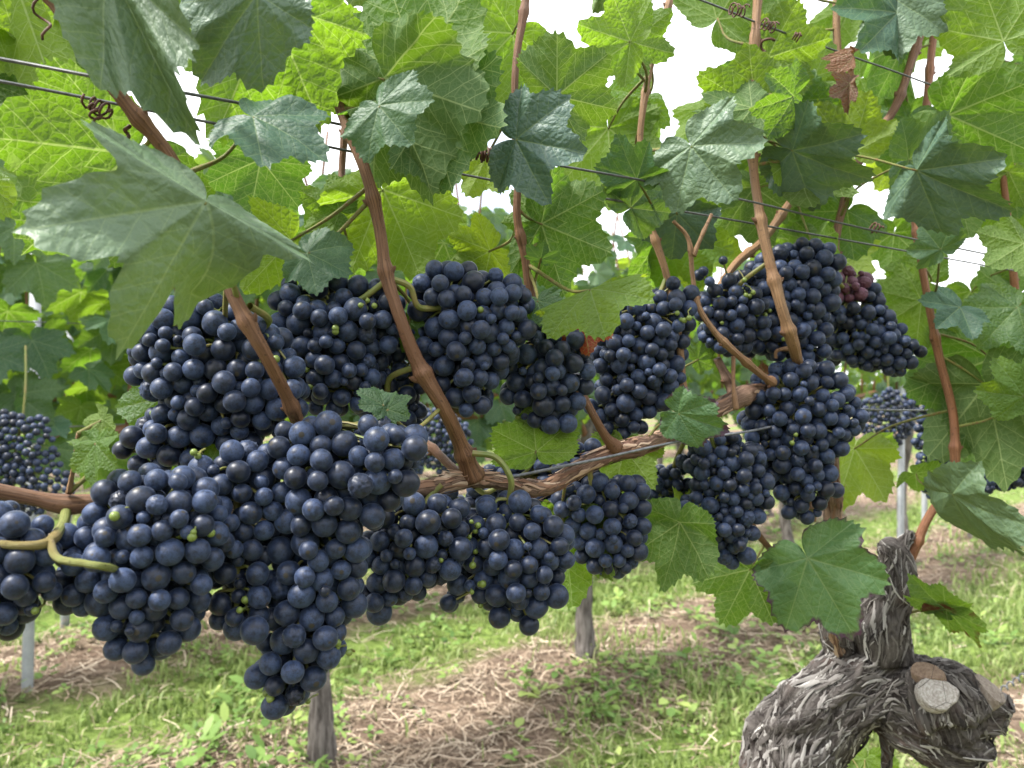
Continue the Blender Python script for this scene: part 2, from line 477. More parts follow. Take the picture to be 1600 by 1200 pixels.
def build_grass():
    m = attr_material('grass_blades', [(0, (.12, .18, .045)), (.45, (.235, .315, .095)), (.8, (.35, .41, .16)), (1, (.46, .42, .25))], .5, .45)
    x, y = scatter(150000, .9, 13, .85, 11)
    n = x*ROW_N.x + y*ROW_N.y
    pat = vnoise(x, y, 1.6, 5.0) + .6*vnoise(x, y, 4.5, 9.0)
    prob = np.clip(.82 - 1.0*strip_factor(n) + 1.35*pat, .02, 1.0)
    keep = RNG.random(len(x)) < prob
    x, y, pat = x[keep], y[keep], pat[keep]
    N = len(x)
    hgt = (.018 + .045*RNG.random(N)**1.8) * (1 + .5*np.clip(pat, -.6, .8))
    wd = .0013 + .0022*RNG.random(N) + .0005*y
    a = RNG.random(N)*2*np.pi; lean = .2 + .75*RNG.random(N)
    z = gz(x, y) - .004
    base = np.stack([x, y, z], 1)
    dr = np.stack([np.cos(a), np.sin(a), 0*a], 1)
    sd_ = np.stack([-np.sin(a + RNG.normal(0, .9, N)), np.cos(a), 0*a], 1)
    mid = base + dr*(hgt*lean*.3)[:, None] + np.stack([0*a, 0*a, hgt*.62], 1)
    tip = base + dr*(hgt*lean*1.0)[:, None] + np.stack([0*a, 0*a, hgt*(1.05 - .35*lean)], 1)
    w = wd[:, None]
    V = np.stack([base - sd_*w, base + sd_*w, mid + sd_*w*.8, mid - sd_*w*.8, tip + sd_*w*.12, tip - sd_*w*.12], 1).reshape(-1, 3)
    i = np.arange(N)*6
    F = np.vstack([np.stack([i, i+1, i+2, i+3], 1), np.stack([i+3, i+2, i+4, i+5], 1)])
    tone = np.clip(.45 + .22*RNG.standard_normal(N) + .15*vnoise(x, y, .9, 2.0), 0, 1)
    o = mobj('grass', fast_mesh('grass', V, F, m, attrs={'tone': np.repeat(tone, 6)}))
    tag(o, 'short light green grass growing between the vine rows', 'grass', kind='stuff')
    # straw
    m2 = attr_material('dry_straw', [(0, (.11, .072, .05)), (.5, (.30, .225, .16)), (1, (.56, .47, .36))], .7)
    x, y = scatter(62000, .9, 10, .9, 23)
    n = x*ROW_N.x + y*ROW_N.y
    keep = RNG.random(len(x)) < np.clip(strip_factor(n)*1.0 + .10, 0, 1)
    x, y = x[keep], y[keep]; N = len(x)
    L = .03 + .10*RNG.random(N)**1.5; wd = .0005 + .0008*RNG.random(N) + .00022*y
    a = RNG.random(N)*2*np.pi; bend = RNG.normal(0, .7, N)
    z = gz(x, y)
    pts = []
    ang = a.copy(); cur = np.stack([x, y, z + .002 + .012*RNG.random(N)], 1)
    for s in range(4):
        pts.append(cur.copy())
        cur = cur + np.stack([np.cos(ang), np.sin(ang), RNG.normal(0, .22, N)], 1)*(L/3)[:, None]
        ang = ang + bend*.5
    V = []
    side = np.stack([-np.sin(a), np.cos(a), 0*a + .3], 1)*wd[:, None]
    for p in pts: V += [p - side, p + side]
    V = np.stack(V, 1).reshape(-1, 3)
    i = np.arange(N)*8
    F = np.vstack([np.stack([i+2*s, i+2*s+1, i+2*s+3, i+2*s+2], 1) for s in range(3)])
    o = mobj('dry_straw', fast_mesh('dry_straw', V, F, m2, attrs={'tone': np.repeat(np.clip(.5 + .28*RNG.standard_normal(N), 0, 1), 8)}))
    tag(o, 'dry mown straw lying in strips under the vine rows', 'straw', kind='stuff')
    # broad leaved weeds
    m3 = attr_material('weed_leaves', [(0, (.09, .17, .04)), (.5, (.20, .32, .08)), (1, (.38, .46, .14))], .5, .4)
    x, y = scatter(8500, .9, 9, .85, 31)
    pat = vnoise(x, y, 1.9, 21.0)
    keep = RNG.random(len(x)) < np.clip(.30 + 1.6*pat, .02, 1)
    x, y = x[keep], y[keep]
    Vs, tone = [], []
    z = gz(x, y)
    for q in range(len(x)):
        big = .45 + .75*RNG.random()**2.5
        t0 = .5 + .22*RNG.standard_normal()
        for l in range(RNG.integers(5, 10)):
            a = RNG.random()*2*np.pi; ln = (.012 + .014*RNG.random())*big; wd = ln*(.30 + .25*RNG.random())
            st = np.array([x[q], y[q], z[q] + .008 + .035*RNG.random()*big])
            d = np.array([np.cos(a), np.sin(a), RNG.normal(.25, .3)]); s = np.array([-np.sin(a), np.cos(a), RNG.normal(0, .2)])
            st = st + d*ln*.6
            Vs += [st, st + d*ln*.45 + s*wd, st + d*ln*.45 - s*wd + np.array([0, 0, .002]), st + d*ln*1.1 + s*wd*.95, st + d*ln*1.1 - s*wd*.95, st + d*ln*1.7 - np.array([0, 0, ln*.2])]
            tone += [np.clip(t0 + .12*RNG.standard_normal(), 0, 1)]*6
    n = len(Vs)//6; i = np.arange(n)*6
    F = np.vstack([np.stack([i, i+2, i+1, i+1], 1)[:, [0, 1, 2]], np.stack([i+1, i+2, i+4], 1), np.stack([i+1, i+4, i+3], 1), np.stack([i+3, i+4, i+5], 1)])
    o = mobj('weeds', fast_mesh('weeds', np.array(Vs), F, m3, attrs={'tone': np.array(tone)}))
    tag(o, 'low broad leaved weeds scattered over the vineyard floor', 'weeds', kind='stuff')
build_grass()

# ------------------------------------------------------------------ leaf shapes
VEINS = np.radians([0, 48, -48, 108, -108])
def leaf_shape(seed, step=2, rings=(.07, .17, .28, .40, .52, .63, .73, .82, .90, .96, 1.0), cup=.15, fold=.2, droop=.35, wave=.08,
               lob=1.0, sinus=1.0, tooth=.06, curl=0.0, asym=0.0, rimcurl=0.0, back=.42, sqr=1.0):
    rg = np.random.default_rng(seed)
    th = np.arange(-180 + step, 180, step).astype(float)
    ca = [0, 11, 24, 37, 48, 62, 78, 93, 108, 130, 150, 165, 174, 180]
    cr = np.array([1.0, .90, .80 - .16*lob, .84, .92, .80, .70 - .13*lob, .72, .74, .67, .60, .52*sinus, .34*sinus, .06])
    def prof(a, jit):
        c = cr * (1 + jit)
        return np.interp(a, ca, c)
    jl = rg.normal(0, .035, len(cr)); jr = rg.normal(0, .035, len(cr)); jl[0] = jr[0] = 0
    r0 = np.where(th < 0, prof(np.abs(th), jl), prof(np.abs(th), jr))
    # round off the piecewise profile
    if step <= 3:
        kern = np.array([1, 2, 3, 2, 1.0]); kern /= kern.sum()
        r0 = np.convolve(np.pad(r0, 2, mode='edge'), kern, 'valid')
    # teeth
    tt = np.zeros(len(th)); a = -176.0; per = 4*step if step <= 3 else 2*step
    i = 0
    while i < len(th):
        p = int(rg.integers(3, 6)) if step <= 3 else 2
        amp = tooth*(.6 + .8*rg.random())
        for q in range(p):
            if i + q < len(th):
                u = q/max(p-1, 1)
                tt[i+q] = amp*(1 - abs(2*u - 1)**.9 if p > 2 else u) - amp*.25
        i += p
    tt *= np.clip((172 - np.abs(th))/20, 0, 1)
    thr = np.radians(th)
    d = np.abs((thr[:, None] - VEINS[None, :] + np.pi) % (2*np.pi) - np.pi)
    vi = d.argmin(1); dv = d.min(1)
    V = [[0, 0, 0]]; UVv = [[0, 0]]; UVf = [[.5, .5]]; rim = [0]
    ph = rg.random(6)*6.28
    for f in rings:
        k = np.clip((f - .78)/.22, 0, 1); k = k*k*(3-2*k)
        r = r0*f + r0*tt*k*1.0
        x, y = r*np.sin(thr), r*np.cos(thr)
        s, t = r*np.cos(dv), r*np.sin(np.minimum(dv, np.pi/2))
        z = cup*(t - .12*r)*1.0 + fold*np.abs(x)*(.6 + .4*f) - droop*(y*np.abs(y)*.5 + .0*x) - .5*droop*x*x
        z = z + wave*f**2*(np.sin(3*thr + ph[0]) + .6*np.sin(5*thr + ph[1]) + .45*np.sin(9*thr + ph[2])*f)
        z = z + asym*x*f + curl*np.where(x > 0, x*x, -x*x*.3)*1.2
        if rimcurl: z = z - rimcurl*np.clip(f - .75, 0, 1)**1.5*4*r
        if sqr < 1:
            kx = np.clip(y*2.2, 0, 1)*(x < 0)
            z = z - (1 - sqr)*.75*np.abs(x)*kx
            x = x*(1 - kx*(1 - sqr))
        z = z - back*.75*np.clip(-y, 0, 1)
        y = np.where(y < 0, y*(1 - back), y)
        nz = np.array([noise.noise(Vector((a_*5 + seed, b_*5, 1.3))) for a_, b_ in zip(x, y)])
        z = z + .042*nz*f
        for q in range(len(th)):
            V.append([x[q], y[q], z[q]]); UVv.append([s[q], t[q]]); UVf.append([x[q]*.5 + .5, y[q]*.5 + .5]); rim.append(f)
    n = len(th); F = []
    tri = []
    for q in range(n - 1):
        tri.append([0, 1 + q + 1, 1 + q])
    for ri in range(len(rings) - 1):
        b0, b1 = 1 + ri*n, 1 + (ri+1)*n
        for q in range(n - 1):
            tri.append([b0+q, b0+q+1, b1+q]); tri.append([b0+q+1, b1+q+1, b1+q])
    V = np.array(V)
    V[:, 0] = V[:, 0]
    UVf = np.array(UVf)*2.0
    return V, np.array(tri), np.array(UVv), UVf, np.array(rim)
def leaf_mesh(seed, mat, **kw):
    V, F, uv, uf, rim = leaf_shape(seed, **kw)
    return fast_mesh('vine_leaf', V, F, mat, uvs={'vein': uv, 'flat': uf}, attrs={'rim': rim})

def leaf_matrix(J, T, top=True, roll=0.0, width=1.0, sl=None):
    J = Vector(J); T = Vector(T)
    a = (T - J); L = a.length; a.normalize()
    n0 = (Vector((0, 0, H)) - J).normalized()
    if not top: n0 = -n0
    n = (n0 - a*n0.dot(a)).normalized()
    n = Quaternion(a, R(roll)) @ n
    x = a.cross(n).normalized()
    m = Matrix((x*L*width, a*L, n*L)).transposed().to_4x4()
    m.translation = J
    return m

# ------------------------------------------------------------------ the near vine
VINE_BASE = P(1190, 2143, .70); VINE_BASE.z = 0
vine = empty('grapevine', VINE_BASE)
tag(vine, 'large old grapevine in the foreground with gnarled grey trunk and long fruiting cane', 'grapevine')

CANE_PTS = []
NODES = []
_bp, _br = smooth_path([(0, 0, -.8), (0, 0, 0), (0, 0, .8), (0, 0, 1.3)], [.8, 1.0, .65, .05], 3)
BUD = tube_mesh('bud', _bp, _br, 8, M_CANE)
def px_path(pts, n=10, rmul=1.0, bulge=0.0, seed=0, spacing=.06, zoff=0.0):
    """pts: (px, py, radius_px[, depth])"""
    w, r = [], []
    for p in pts:
        z = (p[3] if len(p) > 3 else rowz(p[0])) + zoff
        w.append(P(p[0], p[1], z)); r.append(p[2]*z/FPX*rmul)
    path, rad = smooth_path(w, r, n)
    if bulge:
        L = np.concatenate([[0], np.cumsum(np.linalg.norm(np.diff(path, axis=0), axis=1))])
        rg = random.Random(seed)
        at = rg.uniform(.01, .04); NODES.clear()
        while at < L[-1]:
            rad = rad*(1 + bulge*1.25*np.exp(-((L - at)/.0036)**2) + .10*np.exp(-((L - at - .006)/.008)**2))
            NODES.append(at); at += spacing*rg.uniform(.75, 1.3)
    return path, rad
def add_cane(name, pts, mat, n=14, bulge=.28, sides=12, seed=0, parent=None, spacing=.06, jitter=.006, reg=True):
    path, rad = px_path(pts, n, rmul=.70, bulge=bulge, seed=seed, spacing=spacing)
    Lc = np.concatenate([[0], np.cumsum(np.linalg.norm(np.diff(path, axis=0), axis=1))])
    rad = rad*(1 + .55*np.exp(-((Lc[-1] - Lc)/.007)**2))
    rg = np.random.default_rng(seed)
    path = path + rg.normal(0, .00004, path.shape)
    me = tube_mesh(name, path, rad, sides, mat, jitter, seed)
    o = mobj(name, me, parent or vine)
    if reg: CANE_PTS.extend([Vector(p) for p in path[::3]])
    if rad.max() > .0028:
        rr_ = random.Random(seed + 50); side = 1
        for at in NODES:
            i = int(np.searchsorted(Lc, at))
            if i < 2 or i > len(path) - 3: continue
            t = Vector(path[i-1] - path[i+1]).normalized()          # towards the tip
            sdv = t.cross(Vector((0, 1, 0))).normalized()*side; side = -side
            q = (sdv*.8 + t*.75 + Vector((0, -.25, 0))).normalized().to_track_quat('Z', 'Y')
            c = Vector(path[i]) + sdv*rad[i]*.85 + Vector((0, -rad[i]*.25, 0))
            sc = rad[i]*rr_.uniform(.24, .38)
            mobj('bud', BUD, o, Matrix.LocRotScale(c, q, Vector((sc, sc, sc*1.5))))
    return o

# --- trunk: skeleton blended by a voxel remesh, then shaggy bark
def build_trunk():
    Z = .70
    chains = [
        [(1185, 2160, 78), (1200, 1700, 62), (1212, 1400, 60), (1232, 1240, 64), (1262, 1140, 68), (1312, 1085, 62), (1362, 1062, 54)],
        [(1362, 1062, 46), (1368, 1010, 40), (1374, 950, 33), (1388, 900, 26), (1392, 868, 18), (1380, 852, 13)],
        [(1392, 872, 12), (1408, 846, 9), (1424, 832, 7)],
        [(1362, 1062, 50), (1420, 1100, 62), (1478, 1118, 78), (1522, 1128, 62)],
        [(1480, 1110, 56), (1468, 1070, 42), (1462, 1052, 36)],
        [(1520, 1120, 46), (1544, 1092, 30), (1552, 1080, 24)],
        [(1330, 1050, 22), (1308, 1010, 19), (1300, 960, 16)],
        [(1385, 1140, 14), (1388, 1180, 9), (1386, 1230, 7)],
    ]
    dz = {3: -.012, 4: -.035, 5: -.02}
    Vs, Fs, o = [], [], 0
    segs = []
    for ci, ch in enumerate(chains):
        w, r = [], []
        m = len(ch)
        for i, (px, py, rp) in enumerate(ch):
            off = dz.get(ci, 0.0)
            if ci == 3: off *= min(1, i/2)
            z = Z + off
            p = P(px, py, z)
            if ci == 0 and i == 0: p.z = -.06
            w.append(p); r.append(rp*z/FPX)
        path, rad = smooth_path(w, r, 8)
        V, F, uv = sweep(path, rad, 16, caps=False)
        # close with spheres-like rounded ends
        for e, sgn in ((0, -1), (-1, 1)):
            pass
        n = len(path)
        c0, c1 = len(V), len(V) + 1
        V = np.vstack([V, path[0], path[-1]])
        k = np.arange(16)
        tr = [[a, b, c, d] for a, b, c, d in F]
        tri = np.vstack([F[:, [0, 1, 2]], F[:, [0, 2, 3]], np.stack([k+1, k, np.full(16, c0)], 1), np.stack([(n-1)*17 + k, (n-1)*17 + k+1, np.full(16, c1)], 1)])
        Vs.append(V); Fs.append(tri + o); o += len(V)
        for a in range(n - 1): segs.append((path[a], path[a+1], rad[a], ci))
    me = fast_mesh('trunk_raw', np.vstack(Vs), np.vstack(Fs))
    tmp = bpy.data.objects.new('trunk_raw', me); COL.objects.link(tmp)
    md = tmp.modifiers.new('r', 'REMESH'); md.mode = 'VOXEL'; md.voxel_size = .0028
    sm = tmp.modifiers.new('s', 'SMOOTH'); sm.iterations = 8; sm.factor = .6
    dg = bpy.context.evaluated_depsgraph_get()
    ev = tmp.evaluated_get(dg).to_mesh()
    nv = len(ev.vertices)
    V = np.zeros(nv*3); ev.vertices.foreach_get('co', V); V = V.reshape(-1, 3)
    N = np.zeros(nv*3); ev.vertex_normals.foreach_get('vector', N); N = N.reshape(-1, 3)
    F = np.array([p.vertices[:] for p in ev.polygons if len(p.vertices) == 4])
    tmp.evaluated_get(dg).to_mesh_clear()
    bpy.data.objects.remove(tmp); bpy.data.meshes.remove(me)
    # fibre coordinates from the nearest skeleton segment
    A = np.array([s[0] for s in segs]); B = np.array([s[1] for s in segs]); RR = np.array([s[2] for s in segs])
    D = B - A; LL = np.linalg.norm(D, axis=1); Dn = D/LL[:, None]
    cum = np.concatenate([[0], np.cumsum(LL)[:-1]])
    best = np.full(nv, 1e9); bi = np.zeros(nv, int); bt = np.zeros(nv)
    for i in range(len(segs)):
        t = np.clip(((V - A[i]) @ Dn[i]), 0, LL[i])
        dd = np.linalg.norm(V - A[i] - t[:, None]*Dn[i], axis=1) - RR[i]
        m = dd < best
        best[m] = dd[m]; bi[m] = i; bt[m] = t[m]
    Tn = Dn[bi]
    ref = np.array([.1, 1.0, .05]); ref /= np.linalg.norm(ref)
    e1 = np.cross(Tn, ref); e1 /= np.linalg.norm(e1, axis=1)[:, None]; e2 = np.cross(Tn, e1)
    rel = V - A[bi] - bt[:, None]*Tn
    phi = np.arctan2((rel*e2).sum(1), (rel*e1).sum(1))
    s = cum[bi] + bt
    rr = RR[bi]
    disp = np.zeros(nv); tone = np.zeros(nv)
    for i in range(nv):
        p = V[i]
        w1 = noise.noise(Vector((p[0]*18, p[1]*18, p[2]*18)))
        ph = phi[i] + .9*w1
        c, sn = math.cos(ph), math.sin(ph)
        q = rr[i]*1.0
        a = noise.noise(Vector((c*q*105, sn*q*105, s[i]*13)))           # fibres
        b = noise.noise(Vector((c*q*330 + 7, sn*q*330, s[i]*48 + 3)))
        g = noise.noise(Vector((p[0]*45, p[1]*45, p[2]*45 + 9)))
        tw_ = noise.noise(Vector((c*q*40 + 3, sn*q*40, s[i]*7)))
        rid = 1 - abs(a)*2.2
        disp[i] = (.0044*rid + .0016*b + .0045*g + .0065*w1 + .0085*tw_)*min(1.0, rr[i]/.02)
        tone[i] = .5 + .45*(-rid*.3 + b*.7 + .35*g)
    V2 = V + N*disp[:, None]
    k = NT('old_vine_bark')
    at = k.n('ShaderNodeAttribute', attribute_name='tone').outputs['Fac']
    oc = k.n('ShaderNodeTexCoord').outputs['Object']
    uv = k.n('ShaderNodeUVMap', uv_map='fibre').outputs['UV']
    mp = k.n('ShaderNodeMapping'); k.put(mp.inputs['Vector'], uv); mp.inputs['Scale'].default_value = (420, 60, 1)
    fine = k.noise(mp.outputs[0], 1.0, 6.0, .7)
    fine2 = k.noise(oc, 260.0, 4.0, .7)
    f = k.math('ADD', k.math('MULTIPLY', at, .55), k.math('MULTIPLY', fine, .5))
    rp = k.n('ShaderNodeValToRGB'); k.put(rp.inputs[0], f)
    el = rp.color_ramp.elements
    el[0].position = .38; el[0].color = rgb(.014, .010, .009); el[1].position = .80; el[1].color = rgb(.34, .32, .30)
    e = el.new(.58); e.color = rgb(.105, .093, .087)
    col = k.mix(k.rng(k.noise(oc, 14.0, 3.0), .5, .68), rp.outputs[0], k.mix(.35, rp.outputs[0], rgb(.13, .08, .065)))
    nb = k.bump(k.math('ADD', fine, k.math('MULTIPLY', fine2, .4)), .9, .0035)
    mat = k.finish(k.bsdf(Base_Color=col, Roughness=.85, Specular_IOR_Level=.2, Normal=nb))
    fib = np.stack([np.cos(phi)*rr, s], 1)
    o = mobj('trunk', fast_mesh('trunk', V2, F, mat, uvs={'fibre': fib}, attrs={'tone': tone}), vine)
    # lifted bark flakes following the fibres
    rg = np.random.default_rng(5)
    vis = np.where((N[:, 1] < .55) & (V[:, 2] > .35))[0]
    pick = rg.choice(vis, 2600)
    FV, FF, ft, off = [], [], [], 0
    from mathutils import kdtree
    kd = kdtree.KDTree(nv)
    for i in range(nv): kd.insert(V2[i], i)
    kd.balance()
    K = 7
    for i in pick:
        L = .010 + .034*rg.random()**1.5; w = .0007 + .0019*rg.random()**1.4
        if rr[i] < .02: w *= .6
        lift = .0022*rg.random()**4
        sway = rg.normal(0, .35); curv = rg.normal(0, .25)
        cur = V2[i]; j = i; pts = []
        for q in range(K):
            n = N[j]; t = Tn[j] - n*np.dot(Tn[j], n); t /= np.linalg.norm(t) + 1e-9
            sd_ = np.cross(n, t); ang = sway + curv*(q/(K-1) - .5)*3
            t, sd_ = t*math.cos(ang) + sd_*math.sin(ang), sd_*math.cos(ang) - t*math.sin(ang)
            pts.append((V2[j]*.45 + cur*.55, n, sd_))
            cur, j, _ = kd.find(pts[-1][0] + t*L/(K-1)); cur = pts[-1][0] + t*L/(K-1)
            cur = cur - N[j]*np.dot(cur - V2[j], N[j])*.8
        for q, (c, n, sd_) in enumerate(pts):
            u = q/(K-1)
            ww = w*(.25 + 1.5*math.sin(math.pi*min(max(u, .06), .96)))*.62*rg.uniform(.75, 1.25)
            e = lift*max(0, u - .55)**2*5
            FV += [c - sd_*ww - n*.0007, c + n*(.0007 + e), c + sd_*ww - n*(.0005 - e*.6)]
        for q in range(K-1):
            for e_ in (0, 1):
                b_ = off + q*3 + e_
                FF.append([b_, b_+1, b_+4, b_+3])
        off += 3*K
        ft += [np.clip(.47 + .23*rg.standard_normal() + .5*(tone[i] - .5), 0, 1)]*(3*K)
    mf = attr_material('bark_flake', [(0, (.018, .015, .014)), (.5, (.120, .108, .101)), (.85, (.32, .305, .29)), (1, (.48, .46, .44))], .85)
    fo = mobj('bark_flakes', fast_mesh('bark_flakes', np.array(FV), np.array(FF), mf, attrs={'tone': np.array(ft)}), o)
    fo['kind'] = 'stuff'
    # sawn pruning wounds on the knob
    def cut(c, nrm, rx, ry, tint, seed):
        nrm = Vector(nrm).normalized()
        q = nrm.to_track_quat('Z', 'Y')
        rgc = np.random.default_rng(seed)
        V = [[0, 0, .0012]]; rgs = [.35, .7, .92, 1.0, 1.02]
        nn = 28
        wob = 1 + .07*np.sin(np.arange(nn)/nn*6.28*3 + seed) + rgc.normal(0, .025, nn)
        for g_ in rgs:
            for a_ in range(nn):
                th = a_/nn*6.283
                V.append([rx*g_*wob[a_]*math.cos(th), ry*g_*wob[a_]*math.sin(th), .001*(1 - g_) + rgc.normal(0, .0002) - (.012 if g_ > 1.01 else 0)])
        F = []
        for a_ in range(nn):
            F.append([0, 1+a_, 1+(a_+1) % nn])
        for g_ in range(len(rgs)-1):
            for a_ in range(nn):
                b0, b1 = 1+g_*nn, 1+(g_+1)*nn
                a2 = (a_+1) % nn
                F.append([b0+a_, b1+a_, b1+a2]); F.append([b0+a_, b1+a2, b0+a2])
        km = NT('sawn_wood')
        oc = km.n('ShaderNodeTexCoord').outputs['Object']
        ln = km.n('ShaderNodeVectorMath', operation='LENGTH'); km.put(ln.inputs[0], oc)
        ring = km.math('SINE', km.math('MULTIPLY_ADD', ln.outputs['Value'], 2600.0, km.math('MULTIPLY', km.noise(oc, 160, 3), 6.0)))
        n3 = km.noise(oc, 330, 5, .7)
        cc = km.mix(km.rng(n3, .3, .7), rgb(tint[0]*.55, tint[1]*.5, tint[2]*.48), rgb(*tint))
        cc = km.mix(km.math('MULTIPLY', km.rng(ring, .2, 1), .25), cc, rgb(.12, .09, .07))
        crack = km.rng(km.voro(oc, 46, 'DISTANCE_TO_EDGE'), .0, .020, 1, 0)
        cc = km.mix(km.math('MULTIPLY', crack, .8), cc, rgb(.035, .025, .02))
        mm = km.finish(km.bsdf(Base_Color=cc, Roughness=.8, Normal=km.bump(n3, .5, .002)))
        Mx = Matrix.Translation(c) @ q.to_matrix().to_4x4()
        return mobj('pruning_cut', fast_mesh('pruning_cut', np.array(V), np.array(F), mm), o, Mx)
    z = .70 - .062
    cut(P(1466, 1083, z - .003), (-.15, -.80, .60), .0155, .0125, (.44, .42, .39), 1)
    cut(P(1448, 1048, z + .010), (-.40, -.50, .76), .0130, .0075, (.24, .17, .12), 2)
    cut(P(1549, 1076, .655), (.45, -.45, .75), .012, .014, (.26, .22, .18), 3)
    return o
trunk = build_trunk()

# --- fruiting arm, bent along the wire
ARM = [(1318, 1035, 15, .70), (1303, 985, 14, .69), (1297, 930, 14, .675), (1300, 860, 15, .665), (1301, 800, 16, .66), (1296, 745, 16, .65), (1276, 690, 15, .64), (1235, 640, 15, .63),
       (1185, 612, 16, .60), (1135, 632, 17, .58), (1080, 662, 17, .56), (1010, 694, 16), (945, 712, 17), (895, 738, 15), (850, 763, 15), (800, 757, 14), (742, 748, 17), (690, 757, 14),
       (640, 768, 14), (540, 782, 14), (420, 800, 14), (300, 806, 14), (230, 798, 14), (170, 786, 15), (105, 788, 21), (60, 780, 15), (0, 768, 15), (-90, 752, 15), (-200, 735, 16)]
path, rad = px_path(ARM, 10, rmul=.80, bulge=.22, seed=3, spacing=.075)
rgp = np.random.default_rng(3)
i_cut = 22*10
arm = mobj('fruiting_cane', tube_mesh('fruiting_cane', path[:i_cut] + rgp.normal(0, .0003, path[:i_cut].shape), rad[:i_cut], 14, M_ARM, .05, 3), vine)
cane_l = mobj('fruiting_cane', tube_mesh('fruiting_cane', path[i_cut-1:], rad[i_cut-1:], 14, M_CANE, .012, 4), vine)
CANE_PTS.extend([Vector(p) for p in path[::3]])
def bark_shreds(path, rad, n, mat_stops, parent, seed):
    rg = np.random.default_rng(seed)
    FV, FF, ft, off = [], [], [], 0
    for _ in range(n):
        i = rg.integers(2, len(path) - 3)
        t = path[i+1] - path[i-1]; t /= np.linalg.norm(t)
        a = rg.random()*6.283
        u = np.cross(t, [0, 0, 1.0]); u /= np.linalg.norm(u); v = np.cross(t, u)
        nrm = u*math.cos(a) + v*math.sin(a); sd_ = np.cross(nrm, t)
        L = .008 + .03*rg.random()**2; w = .0005 + .0011*rg.random(); lift = .003*rg.random()**2
        for q in range(5):
            s = q/4*2 - 1
            c = path[i] + nrm*(rad[i]*1.02 + .0002 + lift*max(s, 0)**2) + t*L*.5*s + sd_*.0008*math.sin(3*s + a)
            ww = w*(1 - .7*s*s)
            FV += [c - sd_*ww, c + nrm*.0003, c + sd_*ww]
        for q in range(4):
            for e in (0, 1):
                b = off + q*3 + e; FF.append([b, b+1, b+4, b+3])
        off += 15; ft += [np.clip(.5 + .3*rg.standard_normal(), 0, 1)]*15
    m = attr_material('bark_shred', mat_stops, .8)
    o = mobj('bark_shreds', fast_mesh('bark_shreds', np.array(FV), np.array(FF), m, attrs={'tone': np.array(ft)}), parent)
    o['kind'] = 'stuff'
bark_shreds(path[:i_cut], rad[:i_cut], 420, [(0, (.09, .04, .025)), (.5, (.26, .15, .095)), (1, (.5, .38, .28))], arm, 4)

# --- shoots (canes) that rise from the arm
def cane_z(p, dz=0): return (p[0], p[1], p[2], rowz(p[0]) + dz)
C = []
C.append(add_cane('cane', [(40, -60, 17, .325), (85, 0, 17, .33), (140, 88, 16, .335), (200, 165, 16, .34), (262, 240, 15, .35), (305, 320, 15, .355), (340, 405, 15, .355), (376, 485, 16, .352), (415, 555, 15, .355), (452, 628, 14, .375), (480, 700, 14, .40), (500, 780, 13, .41)], M_CANE, seed=1, spacing=.05))
C.append(add_cane('cane', [(490, -60, 11, .43), (497, 0, 11, .43), (508, 90, 11, .43), (532, 170, 12, .425), (570, 265, 13, .42), (592, 350, 13, .42), (604, 430, 14, .42), (628, 505, 14, .42), (655, 572, 17, .425), (692, 635, 16, .43), (718, 690, 17, .445), (738, 745, 19, .458)], M_CANE, seed=2, spacing=.05))
C.append(add_cane('cane', [(605, -40, 8, .56), (588, 10, 8, .56), (560, 80, 8, .56), (540, 200, 8, .55), (534, 270, 8, .55), (532, 340, 8, .54), (530, 400, 8, .53), (540, 470, 8, .52)], M_CANE, seed=4))
C.append(add_cane('cane', [(826, -50, 9), (820, 10, 9), (806, 100, 8), (805, 190, 8), (809, 280, 8), (808, 340, 9), (820, 400, 9), (828, 455, 10), (850, 540, 10), (880, 640, 9)], M_CANE, seed=5, spacing=.06))
C.append(add_cane('cane', [(1058, -60, 7, .58), (1044, 10, 7, .58), (1020, 90, 7, .575), (1006, 160, 7.5, .57), (1000, 230, 7, .57), (1006, 320, 8, .565), (1022, 370, 8, .56), (1042, 432, 8, .56), (1060, 520, 8, .56), (1070, 640, 8, .56)], M_CANE_TAN, seed=6))
C.append(add_cane('cane', [(1190, -60, 10, .60), (1184, 0, 10, .60), (1177, 100, 9.5, .595), (1174, 180, 9.5, .59), (1178, 270, 9.5, .59), (1190, 350, 11, .58), (1205, 420, 12, .575), (1224, 490, 12, .572), (1240, 540, 13, .58), (1248, 580, 11, .605), (1250, 640, 12, .63)], M_CANE_TAN, seed=7, spacing=.05))
C.append(add_cane('cane', [(1308, -50, 8, .72), (1307, 40, 8, .72), (1308, 100, 9, .72), (1296, 180, 8, .71), (1280, 240, 8, .71), (1262, 275, 8, .70), (1225, 330, 9, .69), (1190, 378, 9, .68), (1150, 412, 9, .66), (1110, 470, 8, .64)], M_CANE_TAN, seed=8))
C.append(add_cane('cane', [(1470, -40, 8, .74), (1426, 90, 9, .73), (1400, 165, 9, .725), (1366, 215, 9, .72), (1338, 260, 9, .715), (1318, 320, 9, .70), (1305, 380, 9, .69), (1300, 460, 9, .68)], M_CANE, seed=9))
C.append(add_cane('cane', [(1478, -60, 8, .75), (1458, 60, 8, .745), (1448, 160, 8, .74), (1440, 205, 8, .735), (1430, 270, 8, .73), (1428, 330, 8, .73), (1438, 400, 8, .72), (1452, 480, 8, .715), (1468, 560, 9, .71), (1488, 640, 9, .705), (1492, 700, 9.5, .70), (1488, 752, 10, .70), (1452, 806, 9, .70), (1432, 850, 10, .70), (1402, 925, 10, .70), (1388, 950, 9, .70)], M_CANE_RED, seed=10, spacing=.085))
C.append(add_cane('cane', [(890, 560, 8, .52), (902, 600, 9, .505), (925, 645, 9, .50), (945, 680, 10, .505), (962, 700, 12, .512)], M_CANE, seed=11, bulge=.35))
